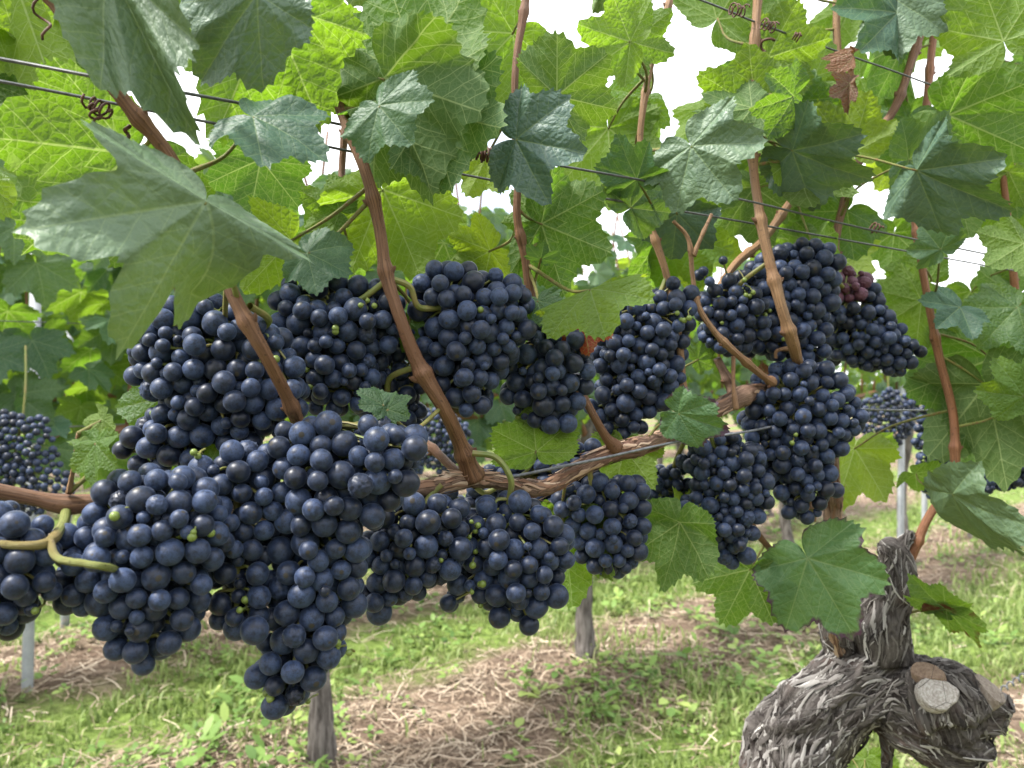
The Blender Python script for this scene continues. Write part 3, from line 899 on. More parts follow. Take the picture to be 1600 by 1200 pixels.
C.append(add_cane('cane', [(640, 670, 9, .50), (680, 705, 9, .485), (712, 735, 10, .468), (735, 748, 10, .46)], M_CANE, seed=12))
C.append(add_cane('cane', [(1120, 560, 9, .60), (1138, 595, 10, .60), (1150, 622, 11, .60)], M_ARM, seed=13))
C.append(add_cane('cane', [(1262, 770, 9, .63), (1266, 800, 9, .63), (1268, 815, 6, .63)], M_CANE_TAN, seed=14))
C.append(add_cane('cane', [(1300, 690, 13, .67), (1302, 740, 13, .67), (1299, 800, 12, .665)], M_ARM, seed=15))
C.append(add_cane('cane', [(1150, 790, 8, .60), (1180, 830, 8, .61), (1195, 848, 7, .62), (1240, 900, 7, .66), (1290, 960, 7, .69)], M_CANE, seed=16))
# thin laterals
C.append(add_cane('lateral_shoot', [(1052, 345, 4, .56), (1076, 375, 5, .56), (1082, 430, 5, .56), (1092, 480, 6, .555), (1118, 520, 7, .555), (1150, 552, 8, .56), (1190, 586, 8, .58), (1208, 598, 6, .59)], M_CANE_TAN, seed=17, sides=10, spacing=.03))
C.append(add_cane('lateral_shoot', [(1112, 335, 4, .565), (1098, 365, 4, .56), (1083, 400, 4.5, .56)], M_CANE_TAN, seed=18, sides=8))
C.append(add_cane('lateral_shoot', [(1146, 556, 5, .56), (1146, 600, 4.5, .558), (1150, 640, 4, .555)], M_CANE_TAN, seed=19, sides=8))
C.append(add_cane('dead_twig', [(122, 678, 4.5, .335), (116, 720, 4, .34), (108, 770, 5, .345)], M_CANE_TAN, seed=20, sides=8))
M_STALK = cane_material('fruit_stalk_green', (.13, .16, .04), (.20, .21, .065), (.20, .13, .055))
C.append(add_cane('fruit_stalk', [(104, 792, 11, .349), (98, 820, 11, .33), (74, 848, 10.5, .306), (24, 852, 9, .298), (-30, 846, 8, .30)], M_STALK, seed=22, sides=10, bulge=.1, reg=False))
C.append(add_cane('fruit_stalk', [(78, 846, 9, .306), (90, 872, 9, .300), (130, 880, 8.5, .294), (165, 886, 8, .297), (190, 892, 7, .33)], M_STALK, seed=23, sides=10, bulge=.1, reg=False))
C.append(add_cane('lateral_shoot', [(1212, 560, 4, .60), (1214, 548, 4, .60), (1236, 545, 4, .60), (1248, 552, 4, .605)], M_CANE_TAN, seed=21, sides=8))

# ------------------------------------------------------------------ leaves of the near vine
CANE_ARR = np.array([list(p) for p in CANE_PTS])
def petiole_to(J, a, seed, leafobj, end=None, rp=None, mat=None, nrm=None, reach=.10):
    rg = random.Random(seed)
    J = Vector(J)
    if end is None:
        d = np.linalg.norm(CANE_ARR - np.array(J) - np.array(-a*.03), axis=1)
        i = int(d.argmin())
        if d[i] > reach: return None
        end = Vector(CANE_ARR[i])
    L = (end - J).length
    mid = (J*.6 + end*.4) - a*L*.12 + Vector((0, .002, -.05*L)) - (nrm*L*(.20 if nrm.y < 0 else .04) if nrm else Vector())
    r = rp or min(.0008 + .004*L, .0011)
    pth, rd = smooth_path([J + a*.001, mid, end], [r*.7, r, r*1.35], 6)
    me = tube_mesh('petiole', pth, rd, 7, mat or M_PETIOLE, .02, seed)
    Ml = WM[leafobj.name]
    me.transform(Ml.inverted())                 # kept in the leaf's own frame
    return mobj('petiole', me, leafobj, Ml)

LEAF_N = [0]
def leaf(jx, jy, tx, ty, z, dzt=0.0, top=1, roll=0, mat=None, width=1.0, pet=True, end=None, parent=None, name='leaf', label=None, seed=None, **kw):
    LEAF_N[0] += 1
    sd = seed if seed is not None else 100 + LEAF_N[0]
    J, T = P(jx, jy, z), P(tx, ty, z + dzt)
    M = leaf_matrix(J, T, bool(top), roll, width*.88)
    rg = random.Random(sd)
    k = dict(cup=rg.uniform(.15, .32), fold=rg.uniform(.02, .22), droop=rg.uniform(.1, .45), wave=rg.uniform(.03, .07), lob=rg.uniform(.4, 1.1), sinus=rg.uniform(.9, 1.25))
    k.update(kw)
    o = mobj(name, leaf_mesh(sd, mat or M_LEAF, **k), parent or vine, M)
    if label: o['label'] = label
    if pet:
        a = (T - J).normalized()
        petiole_to(J, a, sd, o, P(*end) if end else None, reach=.10, nrm=M.col[2].xyz.normalized())
    return o

U, TOP = 0, 1
G, DK, YL = M_LEAF_GREY, M_LEAF_DARK, M_LEAF_YEL
# the large leaves one can point at
leaf(322, 314, 190, 556, .300, -.015, TOP, -8, G, 1.12, end=(372, 472, .352), droop=.18, fold=.02, cup=.26, lob=1.75, wave=.055, seed=901, curl=.1, back=.72, sqr=.42)
leaf(168, -62, 292, 216, .300, .01, TOP, 18, G, .50, lob=.2, fold=.3, droop=.2, pet=False, seed=902)
leaf(402, -10, 300, 130, .330, .02, TOP, 20, G, .85, lob=.5, fold=.1, droop=.3, seed=903)
leaf(420, 4, 345, 215, .385, .03, U, 12, YL, 1.05, lob=.6, droop=.25, seed=904)
leaf(445, 70, 530, 175, .43, .02, U, -10, YL, 1.0, lob=.6, seed=905)
leaf(205, 240, 45, 388, .40, .01, U, 0, M_LEAF, 1.12, lob=.45, fold=.03, droop=.15, seed=906)
leaf(20, -40, 95, 165, .41, .01, U, 10, YL, 1.1, lob=.5, seed=907)
leaf(-60, 60, 60, 260, .43, .01, U, 20, M_LEAF, 1.0, seed=908)
leaf(395, 182, 508, 226, .365, -.01, TOP, -50, DK, 1.0, lob=.4, end=(298, 268, .352), seed=909)
leaf(592, 165, 640, 222, .37, -.008, TOP, 0, DK, 1.35, lob=.35, fold=.05, droop=.3, sinus=1.3, seed=910)
leaf(668, 168, 796, 212, .41, -.01, U, -12, DK, 1.25, lob=.4, seed=911)
leaf(600, 122, 690, 308, .405, .01, U, 32, DK, 1.05, lob=.3, droop=.1, seed=912)
leaf(652, 118, 612, -40, .415, .02, U, -15, M_LEAF, 1.0, lob=.4, seed=913)
leaf(560, 60, 480, 130, .46, .02, U, -15, M_LEAF, 1.0, seed=914)
leaf(802, 52, 712, 150, .50, .02, U, 10, YL, 1.15, lob=.3, seed=915)
leaf(750, 62, 745, 160, .53, .02, U, -20, YL, 1.1, lob=.4, seed=916)
leaf(870, 150, 950, 82, .46, -.01, U, 8, DK, 1.3, lob=.25, droop=.1, seed=917)
leaf(806, 218, 912, 236, .42, -.015, TOP, -12, G, 1.15, lob=.75, seed=918, droop=.35)
leaf(846, 350, 958, 396, .48, .0, U, 0, M_LEAF, 1.2, lob=.45, fold=.03, droop=.12, seed=919)
leaf(846, 345, 800, 300, .49, .01, U, 0, M_LEAF, 1.0, seed=920)
leaf(1080, 228, 1148, 314, .50, -.01, TOP, 4, G, 1.25, lob=.85, fold=.06, droop=.22, cup=.3, seed=921)
leaf(598, 296, 662, 432, .50, .02, U, 8, YL, 1.1, lob=.3, seed=922)
leaf(766, 392, 700, 428, .54, .01, U, 0, YL, 1.2, seed=923)
leaf(922, 452, 940, 514, .43, -.02, TOP, 6, YL, 1.62, back=.75, lob=.5, fold=.05, droop=.5, seed=924)
leaf(838, 706, 830, 632, .475, -.005, U, 5, YL, 1.45, lob=.35, fold=.04, droop=.1, end=(812, 745, .478), seed=925)
leaf(1060, 646, 1138, 676, .515, -.01, TOP, 10, M_LEAF_PURP, .85, lob=.5, seed=926)
leaf(1262, 872, 1338, 1000, .60, -.02, TOP, 3, M_LEAF_PURP, 1.08, lob=.7, fold=.03, droop=.18, cup=.28, end=(1300, 950, .69), seed=927)
leaf(1172, 890, 1128, 976, .62, .01, U, -5, M_LEAF, 1.15, lob=.75, fold=.03, droop=.1, end=(1197, 848, .62), seed=928)
leaf(1062, 816, 1046, 924, .54, .0, U, 30, M_LEAF, 1.05, lob=.6, end=(1100, 818, .56), seed=929)
leaf(1070, 830, 1092, 760, .57, .02, TOP, 40, YL, 1.0, seed=930)
leaf(880, 820, 898, 944, .52, .01, U, 15, YL, .9, lob=.5, seed=931)
leaf(1488, 772, 1606, 902, .60, -.02, TOP, 50, G, .6, lob=.3, end=(1492, 760, .70), seed=932)
leaf(1478, 952, 1418, 910, .64, .0, TOP, -50, M_LEAF, .9, lob=.3, end=(1400, 962, .69), seed=933)
leaf(1478, 952, 1536, 1006, .64, .0, U, 52, M_LEAF_RED, .75, lob=.3, pet=False, seed=934)
leaf(1432, 266, 1580, 342, .58, -.02, TOP, 28, G, .85, lob=.9, back=.75, seed=935)
leaf(1420, 250, 1520, 232, .62, .0, TOP, 15, DK, 1.0, seed=936)
leaf(1238, 235, 1356, 296, .58, -.01, TOP, 35, G, 1.0, lob=.4, seed=937)
leaf(1242, 245, 1330, 312, .60, .0, U, -35, M_LEAF, .9, seed=938)
leaf(1402, 20, 1310, 2, .60, -.01, TOP, 35, DK, 1.2, seed=939)
leaf(1400, 0, 1480, 45, .60, -.01, TOP, -25, G, 1.3, lob=.3, seed=940)
leaf(1568, 64, 1530, -40, .58, .0, U, 0, M_LEAF, 1.2, seed=941)
leaf(1482, 180, 1610, 236, .66, .0, U, 0, M_LEAF, 1.15, lob=.4, seed=942)
leaf(1180, 170, 1092, 110, .60, .0, U, -15, M_LEAF, 1.1, lob=.5, seed=943)
leaf(1175, 168, 1080, 190, .58, .0, U, 40, DK, .9, seed=944)
leaf(1240, 150, 1180, 175, .56, -.01, TOP, -25, M_LEAF, 1.1, seed=945)
leaf(1200, 90, 1290, 60, .62, .0, U, 5, M_LEAF, 1.2, seed=946)
leaf(1330, 240, 1270, 160, .66, .0, U, 5, YL, 1.2, seed=947)
leaf(995, 280, 960, 210, .52, -.01, TOP, -30, DK, 1.1, seed=948)
leaf(985, 325, 1040, 270, .54, .0, TOP, 20, DK, 1.2, seed=949)
leaf(985, 65, 900, 40, .52, .0, U, 10, YL, 1.2, seed=950)
leaf(985, 65, 1045, 20, .56, .0, U, 0, M_LEAF, 1.2, seed=951)
leaf(950, 200, 960, 330, .60, .0, U, 5, YL, 1.0, seed=952)
leaf(1120, 30, 1180, -60, .62, .0, U, 0, M_LEAF, 1.2, seed=953)
leaf(480, 395, 548, 425, .42, -.005, TOP, -25, DK, 1.1, lob=.3, seed=954)
leaf(455, 375, 385, 450, .44, .01, U, 0, YL, 1.2, seed=955)
leaf(150, 690, 140, 760, .33, -.005, TOP, 65, YL, 1.0, end=(108, 770, .345), seed=956, curl=.5)
leaf(160, 655, 128, 690, .335, .0, U, 45, YL, 1.1, seed=957)
leaf(600, 635, 560, 605, .385, .0, TOP, 45, M_LEAF, 1.0, lob=.3, seed=958)
leaf(605, 640, 640, 650, .385, -.006, TOP, -20, M_LEAF, 1.3, seed=959)
leaf(640, 505, 625, 550, .44, .0, TOP, 40, YL, .9, seed=960)
leaf(1440, 470, 1360, 520, .74, .01, U, 0, YL, 1.2, end=(1452, 482, .715), seed=961)
leaf(1450, 440, 1380, 420, .76, .01, U, 0, M_LEAF, 1.2, end=(1441, 412, .72), seed=962)
leaf(1500, 480, 1465, 510, .68, -.01, TOP, 10, DK, 1.4, seed=963)
leaf(1550, 560, 1500, 700, .72, .0, U, -10, M_LEAF, 1.1, lob=.4, seed=964)
leaf(1540, 600, 1580, 760, .70, .0, U, 15, G, 1.0, seed=965)
leaf(1590, 480, 1530, 540, .68, .0, TOP, 10, M_LEAF, 1.2, seed=966)
leaf(1600, 380, 1540, 420, .66, .0, U, 10, M_LEAF, 1.2, seed=967)
leaf(1600, 620, 1560, 560, .66, .0, TOP, 20, YL, 1.2, seed=968)
leaf(1470, 390, 1440, 350, .62, .0, TOP, 10, DK, 1.3, seed=969)
leaf(1335, 700, 1310, 800, .78, .0, U, 20, YL, 1.0, seed=970)
leaf(1370, 690, 1385, 720, .80, .0, U, 0, YL, 1.2, seed=971)
leaf(1430, 740, 1475, 760, .74, .0, U, 40, M_LEAF, 1.2, seed=972)
leaf(1090, 562, 1118, 548, .60, .0, TOP, 20, M_LEAF, 1.3, seed=973)
None if True else leaf(1072, 610, 1040, 662, .565, .0, TOP, 45, M_LEAF, .9, seed=974)
leaf(1210, 600, 1185, 570, .63, .0, U, 20, M_LEAF_BROWN, 1.2, pet=False, seed=975)
leaf(912, 500, 922, 556, .462, .0, U, 10, M_LEAF_ALLRED, 1.15, pet=False, label='small autumn red leaf between two bunches', seed=976)
leaf(845, 405, 850, 380, .47, -.01, TOP, 0, DK, 1.3, seed=977)
leaf(840, 470, 850, 510, .455, -.01, TOP, 15, M_LEAF, 1.3, seed=978)
leaf(330, 1130, 360, 1180, .80, .0, U, 10, YL, 1.2, pet=False, seed=979)  if False else None
leaf(975, 700, 960, 780, .55, .0, U, 20, YL, 1.2, seed=980)
leaf(760, 245, 730, 310, .52, .0, U, 10, YL, 1.2, seed=981)
leaf(530, 330, 470, 300, .50, .0, U, 10, M_LEAF, 1.2, seed=982)
leaf(255, 620, 215, 700, .41, .0, TOP, 30, M_LEAF, 1.2, seed=983)
leaf(330, 720, 270, 745, .385, .0, TOP, 60, M_LEAF, 1.2, seed=984)
# dry curled leaf caught on the wire
leaf(1334, 84, 1336, 122, .60, .0, TOP, 75, M_LEAF_BROWN, .42, pet=False, name='dry_leaf', label='dry brown leaf caught on the wire', seed=985, curl=1.2, fold=.5, wave=.12)
leaf(1328, 130, 1322, 176, .598, .0, TOP, 25, M_LEAF_BROWN, .5, pet=False, name='dry_leaf', label='dry brown leaf caught on the wire', seed=986, curl=.9, fold=.4, wave=.12)
# sucker leaves seen under the arch of the trunk
leaf(1352, 1186, 1330, 1226, .78, .0, U, 10, YL, 1.2, end=(1340, 1260, .74), seed=987)
leaf(1360, 1186, 1385, 1222, .79, .0, U, 10, YL, 1.2, end=(1340, 1260, .74), seed=988)
leaf(1330, 1180, 1300, 1190, .79, .0, U, 10, YL, 1.2, end=(1340, 1260, .74), seed=989)

# the canopy behind them, filled by chance but never into the gaps where the sky shows
VAR = [leaf_mesh(300 + i, m, step=3, rings=(.1, .25, .42, .6, .76, .9, 1.0), cup=random.uniform(.12, .3), fold=random.uniform(0, .2),
                 droop=random.uniform(.1, .45), wave=random.uniform(.04, .09), lob=random.uniform(.3, 1.0))
       for i, m in enumerate([M_LEAF, YL, M_LEAF, YL, M_LEAF, DK, M_LEAF, YL, G, M_LEAF])]
GAPS = [(720, 30, 75), (900, 30, 62), (905, 110, 40), (1060, 110, 56), (270, 70, 48), (300, 130, 42), (385, 195, 45), (660, 30, 40), (560, 10, 30), (940, 320, 40), (430, 30, 25), (120, 120, 30),
        (1240, 60, 30), (1390, 150, 22), (1560, 100, 25), (790, 260, 22), (80, 160, 25), (740, 320, 45), (580, 390, 25), (1420, 600, 110), (650, 330, 20), (550, 330, 20), (100, 420, 90), (130, 600, 130), (1380, 330, 22), (50, 330, 50)]
def fill(n, x0, x1, y0, y1, d0, d1, s0, s1, seed, under=.75, parent=None):
    rg = random.Random(seed)
    k = 0; tries = 0
    while k < n and tries < n*40:
        tries += 1
        px, py = rg.uniform(x0, x1), rg.uniform(y0, y1)
        z = rowz(min(px, 1900)) + rg.uniform(d0, d1)
        L = rg.uniform(s0, s1); lp = L*FPX/z
        ang = rg.gauss(math.pi/2, .9)
        tx, ty = px + lp*math.cos(ang), py + lp*math.sin(ang)
        cx, cy = (px + tx)/2, (py + ty)/2
        if any(math.hypot(cx - a, cy - b) < r + lp*.50 for a, b, r in GAPS): continue
        k += 1
        J, T = P(px, py, z), P(tx, ty, z + rg.uniform(-.02, .03))
        M = leaf_matrix(J, T, rg.random() > under, rg.gauss(0, 28), rg.uniform(.95, 1.15))
        o = mobj('leaf', VAR[rg.randrange(len(VAR))], parent or vine, M)
        petiole_to(J, (T - J).normalized(), seed*100 + k, o, nrm=M.col[2].xyz.normalized(), reach=.06)
fill(10, -60, 560, -80, 330, .06, .22, .038, .058, 41)
fill(12, 520, 1000, -80, 380, .08, .24, .038, .055, 42)
fill(46, 980, 1420, -100, 400, .04, .25, .038, .060, 43)
neigh = empty('grapevine', P(1900, 600, .98) * 1.0)
neigh.location.z = 0; WM[neigh.name] = Matrix.Translation((neigh.location.x, neigh.location.y, 0)); neigh.matrix_basis = WM[neigh.name]
tag(neigh, 'leafy neighbouring grapevine whose shoots fill the upper right edge', 'grapevine')
nb_o = mobj('trunk', tube_mesh('trunk', *smooth_path([P(1900, 600, .98) * 1.0 - Vector((0, 0, H + .03)), P(1890, 1000, .97), P(1900, 760, .97), P(1880, 700, .96)], [.04, .034, .03, .016], 8), 14, M_ARM, .08, 2), neigh)
add_cane('cane', [(1880, 710, 12, .96), (1760, 640, 9, .93), (1690, 400, 8, .90), (1640, 100, 7, .88), (1630, -100, 7, .88)], M_CANE, seed=51, parent=neigh)
add_cane('cane', [(1880, 710, 12, .96), (1720, 690, 9, .90), (1610, 560, 8, .86), (1570, 300, 7, .84), (1545, 60, 7, .84), (1540, -80, 7, .84)], M_CANE_RED, seed=52, parent=neigh)
CANE_ARR = np.array([list(p) for p in CANE_PTS])
fill(60, 1400, 1720, -100, 560, .02, .26, .042, .066, 44, .7, neigh)
fill(14, 1490, 1720, 520, 700, -.02, .2, .045, .066, 45, .7, neigh)

# tendrils
def coil(p0, p1, turns, rad, r, name='tendril', seed=0, parent=None, tail=.0):
    p0, p1 = np.array(p0), np.array(p1)
    t = p1 - p0; L = np.linalg.norm(t); t /= L
    u = np.cross(t, [0, .3, 1]); u /= np.linalg.norm(u); v = np.cross(t, u)
    n = int(turns*12); rg = np.random.default_rng(seed)
    ii = np.linspace(0, 1, n)
    jit = 1 + .25*np.sin(ii*9 + seed) + rg.normal(0, .05, n)
    pts = p0 + t*(ii*L)[:, None] + rad*jit[:, None]*(np.cos(ii*turns*6.283)[:, None]*u + np.sin(ii*turns*6.283)[:, None]*v)
    return mobj(name, tube_mesh(name, pts, np.full(n, r), 6, M_TENDRIL, 0, seed), parent or vine)
coil(P(714, 232, .446), P(782, 246, .452), 13, .0032, .00075, seed=1)
coil(P(715, 236, .446), P(760, 243, .452), 5, .0040, .0007, seed=11)
coil(P(136, 155, .338), P(172, 180, .338), 4, .0030, .0006, seed=2)
coil(P(144, 165, .336), P(154, 192, .336), 2.5, .0020, .0006, seed=3)
coil(P(200, 195, .345), P(190, 245, .35), 3, .0010, .0009, seed=4)
coil(P(1140, 14, .575), P(1166, 18, .58), 4, .0040, .0006, seed=5)
coil(P(1190, 36, .585), P(1212, 44, .59), 4, .0034, .0006, seed=6)
coil(P(1205, 55, .588), P(1190, 78, .588), 1.2, .0035, .0010, seed=7)
coil(P(1240, 55, .60), P(1250, 60, .60), 3, .003, .0006, seed=8)
coil(P(820, 145, .465), P(826, 178, .465), 2.2, .0022, .0006, seed=9)
coil(P(1360, 352, .66), P(1376, 360, .66), 3, .004, .0007, seed=10)
coil(P(60, 0, .33), P(78, 62, .33), 1.3, .0024, .0006, seed=12)
coil(P(432, 20, .40), P(442, 50, .40), 1.4, .0028, .0006, seed=13)
coil(P(795, 255, .465), P(800, 272, .465), 1.5, .0035, .0007, seed=14)
coil(P(540, 330, .54), P(575, 345, .54), 1.3, .0035, .0009, seed=15)

# ------------------------------------------------------------------ grapes
def icosphere(sub):
    t = (1 + 5**.5)/2
    V = [(-1,t,0),(1,t,0),(-1,-t,0),(1,-t,0),(0,-1,t),(0,1,t),(0,-1,-t),(0,1,-t),(t,0,-1),(t,0,1),(-t,0,-1),(-t,0,1)]
    V = [np.array(v)/np.linalg.norm(v) for v in V]
    F = [(0,11,5),(0,5,1),(0,1,7),(0,7,10),(0,10,11),(1,5,9),(5,11,4),(11,10,2),(10,7,6),(7,1,8),(3,9,4),(3,4,2),(3,2,6),(3,6,8),(3,8,9),(4,9,5),(2,4,11),(6,2,10),(8,6,7),(9,8,1)]
    for _ in range(sub):
        mid = {}; F2 = []
        def m(a, b):
            k = (min(a, b), max(a, b))
            if k not in mid:
                v = V[a] + V[b]; V.append(v/np.linalg.norm(v)); mid[k] = len(V) - 1
            return mid[k]
        for a, b, c in F:
            x, y, z = m(a, b), m(b, c), m(c, a)
            F2 += [(a, x, z), (b, y, x), (c, z, y), (x, y, z)]
        F = F2
    return np.array(V), np.array(F)
SV, SF = icosphere(3)
SV2, SF2 = icosphere(2)
def berry_mesh(mat, seed, oblong=1.0, wrinkle=0.0):
    V = SV.copy(); V[:, 2] *= oblong
    for i in range(len(V)):
        p = SV[i]
        d = .020*noise.noise(Vector((p[0]*1.3 + seed, p[1]*1.3, p[2]*1.3)))
        if wrinkle:
            d += wrinkle*(-abs(noise.noise(Vector((p[0]*3 + seed, p[1]*3, p[2]*3)))) + .5*noise.noise(Vector((p[0]*6, p[1]*6 + seed, p[2]*6))))
        V[i] *= 1 + d
    return fast_mesh('berry', V, SF, mat)
BM = [berry_mesh(M_BERRY, i, o) for i, o in enumerate((1.0, .97, 1.03, .99))]
BMD = [berry_mesh(M_BERRY_DARK, 10 + i, o) for i, o in enumerate((1.0, 1.02))]
BMW = [berry_mesh(M_BERRY_DARK, 20, .95, .30), berry_mesh(M_BERRY, 21, .97, .16)]
BMR = [berry_mesh(M_BERRY_RED, 30, 1.0, .22), berry_mesh(M_BERRY_RED, 31, .97, .06)]
UNR = fast_mesh('unripe_berry', SV2, SF2, M_UNRIPE)

def poly_dist(px, py, poly):
    """signed distance to polygon edge (positive inside), vectorised"""
    n = len(poly); inside = np.zeros(len(px), bool); best = np.full(len(px), 1e9)
    for i in range(n):
        x1, y1 = poly[i]; x2, y2 = poly[(i+1) % n]
        c = ((y1 > py) != (y2 > py))
        with np.errstate(divide='ignore', invalid='ignore'):
            xi = (x2 - x1)*(py - y1)/(y2 - y1 + 1e-12) + x1
        inside ^= c & (px < xi)
        dx, dy = x2 - x1, y2 - y1
        t = np.clip(((px - x1)*dx + (py - y1)*dy)/(dx*dx + dy*dy + 1e-12), 0, 1)
        best = np.minimum(best, np.hypot(px - x1 - t*dx, py - y1 - t*dy))
    return np.where(inside, best, -best)

ALLB = [np.zeros((0, 3)), np.zeros(0)]
def cluster(poly, z, d_px, label, stem, seed, tilt=0.0, thick=.030, unripe=6, red=None, cap=270, dark=.25, wr=.055, dens=.90, extra=()):
    """a bunch: berries packed into an inflated outline that stands at depth z (tilt: depth gained per metre to the right)"""
    rg = np.random.default_rng(seed)
    r0 = .84*d_px*z/FPX/2
    pts = np.array(poly, float)
    u = (pts[:, 0] - 800)/FPX*z; v = -(pts[:, 1] - 600)/FPX*z
    pl = list(zip(u, v)); uc, vc = u.mean(), v.mean()
    n = 15000
    cu = rg.uniform(u.min(), u.max(), n); cv = rg.uniform(v.min(), v.max(), n)
    d = poly_dist(cu, cv, pl)
    dm = d.max(); Rm = min(thick, max(dm, r0*1.2))
    ok = d > r0*.72
    cu, cv, d = cu[ok], cv[ok], d[ok]
    q = 1 - np.clip(d/Rm, 0, 1)
    h = np.maximum(Rm*np.sqrt(np.clip(1 - q*q, 0, 1)) - r0*.75, .001)
    s = rg.random(len(cu))
    cw = np.where(s < .62, -h*(1 - .22*rg.random(len(cu))), h*(rg.random(len(cu))*2 - 1))
    X = np.stack([cu, cv, cw + tilt*(cu - uc)], 1)
    rr = r0*np.clip(rg.normal(1.0, .10, len(cu)), .76, 1.18)
    small = rg.random(len(cu)) < .015
    rr[small] *= rg.uniform(.45, .75, small.sum())
    acc = np.zeros((0, 3)); ar = np.zeros(0)
    # keep clear of bunches placed before
    order = np.argsort(np.where(s < .62, 0, 1) + rg.random(len(cu))*.5)
    prev, pr = ALLB
    zc = z
    for rnd in range(3):
        for i in order:
            if len(acc) >= cap: break
            p = X[i]
            if len(acc):
                dd = np.linalg.norm(acc - p, axis=1)
                if (dd < dens*(ar + rr[i])).any(): continue
            if len(prev):
                pw = np.array([p[0], z + p[2], p[1]])
                if (np.linalg.norm(prev - pw, axis=1) < .86*(pr + rr[i])).any(): continue
            acc = np.vstack([acc, p]); ar = np.append(ar, rr[i])
        # pull together, push apart
        for it in range(14):
            D = acc[:, None] - acc[None]; L = np.linalg.norm(D, axis=2) + 1e-9
            want = .97*(ar[:, None] + ar[None]); ov = np.clip(want - L, 0, None); np.fill_diagonal(ov, 0)
            acc = acc + (D/L[..., None]*ov[..., None]*.25).sum(1)
            acc[:, 2] += .012*(tilt*(acc[:, 0] - uc) - acc[:, 2])
    top = np.array(stem[-1][:2], float)
    Wc = np.stack([acc[:, 0], z + acc[:, 2], H + acc[:, 1]], 1)
    ALLB[0] = np.vstack([ALLB[0], np.stack([acc[:, 0], z + acc[:, 2], acc[:, 1]], 1)]); ALLB[1] = np.append(ALLB[1], ar)
    sp = [P(a[0], a[1], a[2]) for a in stem]
    root = empty('grape_bunch', sp[-1])
    tag(root, label, 'grapes', 'grape bunches on the foreground vine')
    axis_top = np.array(sp[-1]); axis_bot = Wc[Wc[:, 2].argmin()]
    tubes = []
    pth, rd = smooth_path(sp, [.0018]*len(sp), 8); tubes.append(sweep(pth, rd, 8))
    # rachis: down the middle
    cen = Wc.mean(0)
    rach, rrd = smooth_path([axis_top, axis_top*.35 + cen*.65, cen*.5 + axis_bot*.5, axis_bot], [.0022, .0019, .0014, .0008], 8)
    tubes.append(sweep(rach, rrd, 6))
    for i in range(len(Wc)):
        p = Wc[i]; r = ar[i]
        dd = np.linalg.norm(rach - p, axis=1) + .9*np.clip(p[2] - rach[:, 2], -1, 0)*-1*0
        k = int(np.argmin(dd - .25*(rach[:, 2] - p[2])))
        a = rach[k]
        out = p - a; out /= np.linalg.norm(out) + 1e-9
        if dd[k] > .004:
            m = a*.5 + p*.5 + np.array([0, 0, .002])
            pp, pr_ = smooth_path([a, m, p - out*r*.9], [.0010, .0008, .0007], 3)
            tubes.append(sweep(pp, pr_, 5))
        me = BM[rg.integers(len(BM))]
        t = rg.random()
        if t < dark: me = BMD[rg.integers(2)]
        if t > 1 - wr: me = BMW[rg.integers(2)]
        if red and np.hypot((p[0]/p[1]*FPX + 800) - red[0], (600 - (p[2] - H)/p[1]*FPX) - red[1]) < red[2]: me = BMR[rg.integers(2)]
        ax = Vector(out + rg.normal(0, .35, 3)).normalized()
        qt = ax.to_track_quat('Z', 'Y') @ Quaternion((0, 0, 1), rg.random()*6.28)
        b = bpy.data.objects.new('berry', me)
        link(b, root, Matrix.LocRotScale(Vector(p), qt, Vector((r*rg.uniform(.95, 1.05), r*rg.uniform(.95, 1.05), r*rg.uniform(.94, 1.07)))))
    # tiny green berries that never set, on their stalks, showing between the ripe ones
    for g in range((unripe + 1)//2):
        i = rg.integers(len(Wc)); p = Wc[i]
        dirv = np.array([rg.normal(0, .8), -.75, rg.normal(.1, .8)]); dirv /= np.linalg.norm(dirv)
        c0 = p + dirv*ar[i]*1.12
        dd = np.linalg.norm(Wc - c0, axis=1) - ar
        if dd.min() < -.0005: c0 = c0 + np.array([0, -.002, 0])
        for q in range(rg.integers(1, 5)):
            c = c0 + rg.normal(0, .0042, 3)*(q > 0)
            r = rg.uniform(.0012, .0021)
            link(bpy.data.objects.new('unripe_berry', UNR), root, Matrix.LocRotScale(Vector(c), None, Vector((r, r, r))))
            e = c + np.array([rg.normal(0, .003), .010, rg.normal(.002, .003)])
            tubes.append(sweep(np.array([c, (c+e)/2 + rg.normal(0, .0008, 3), e]), np.array([.0004, .0005, .0006]), 5))
    for (ex, ey, ez, er) in extra:                         # single berries set apart on their stalks
        c = P(ex, ey, ez); r = er*ez/FPX
        link(bpy.data.objects.new('berry', BM[0]), root, Matrix.LocRotScale(c, None, Vector((r, r, r))))
        k = np.linalg.norm(Wc - np.array(c), axis=1).argmin()
        tubes.append(sweep(np.array([np.array(c), (np.array(c) + Wc[k])/2 + [0, .003, .002], Wc[k]]), np.array([.0006, .0008, .0009]), 5))
    mobj('stalk', join_tubes('stalk', tubes, M_STEM), root)
    return len(Wc)

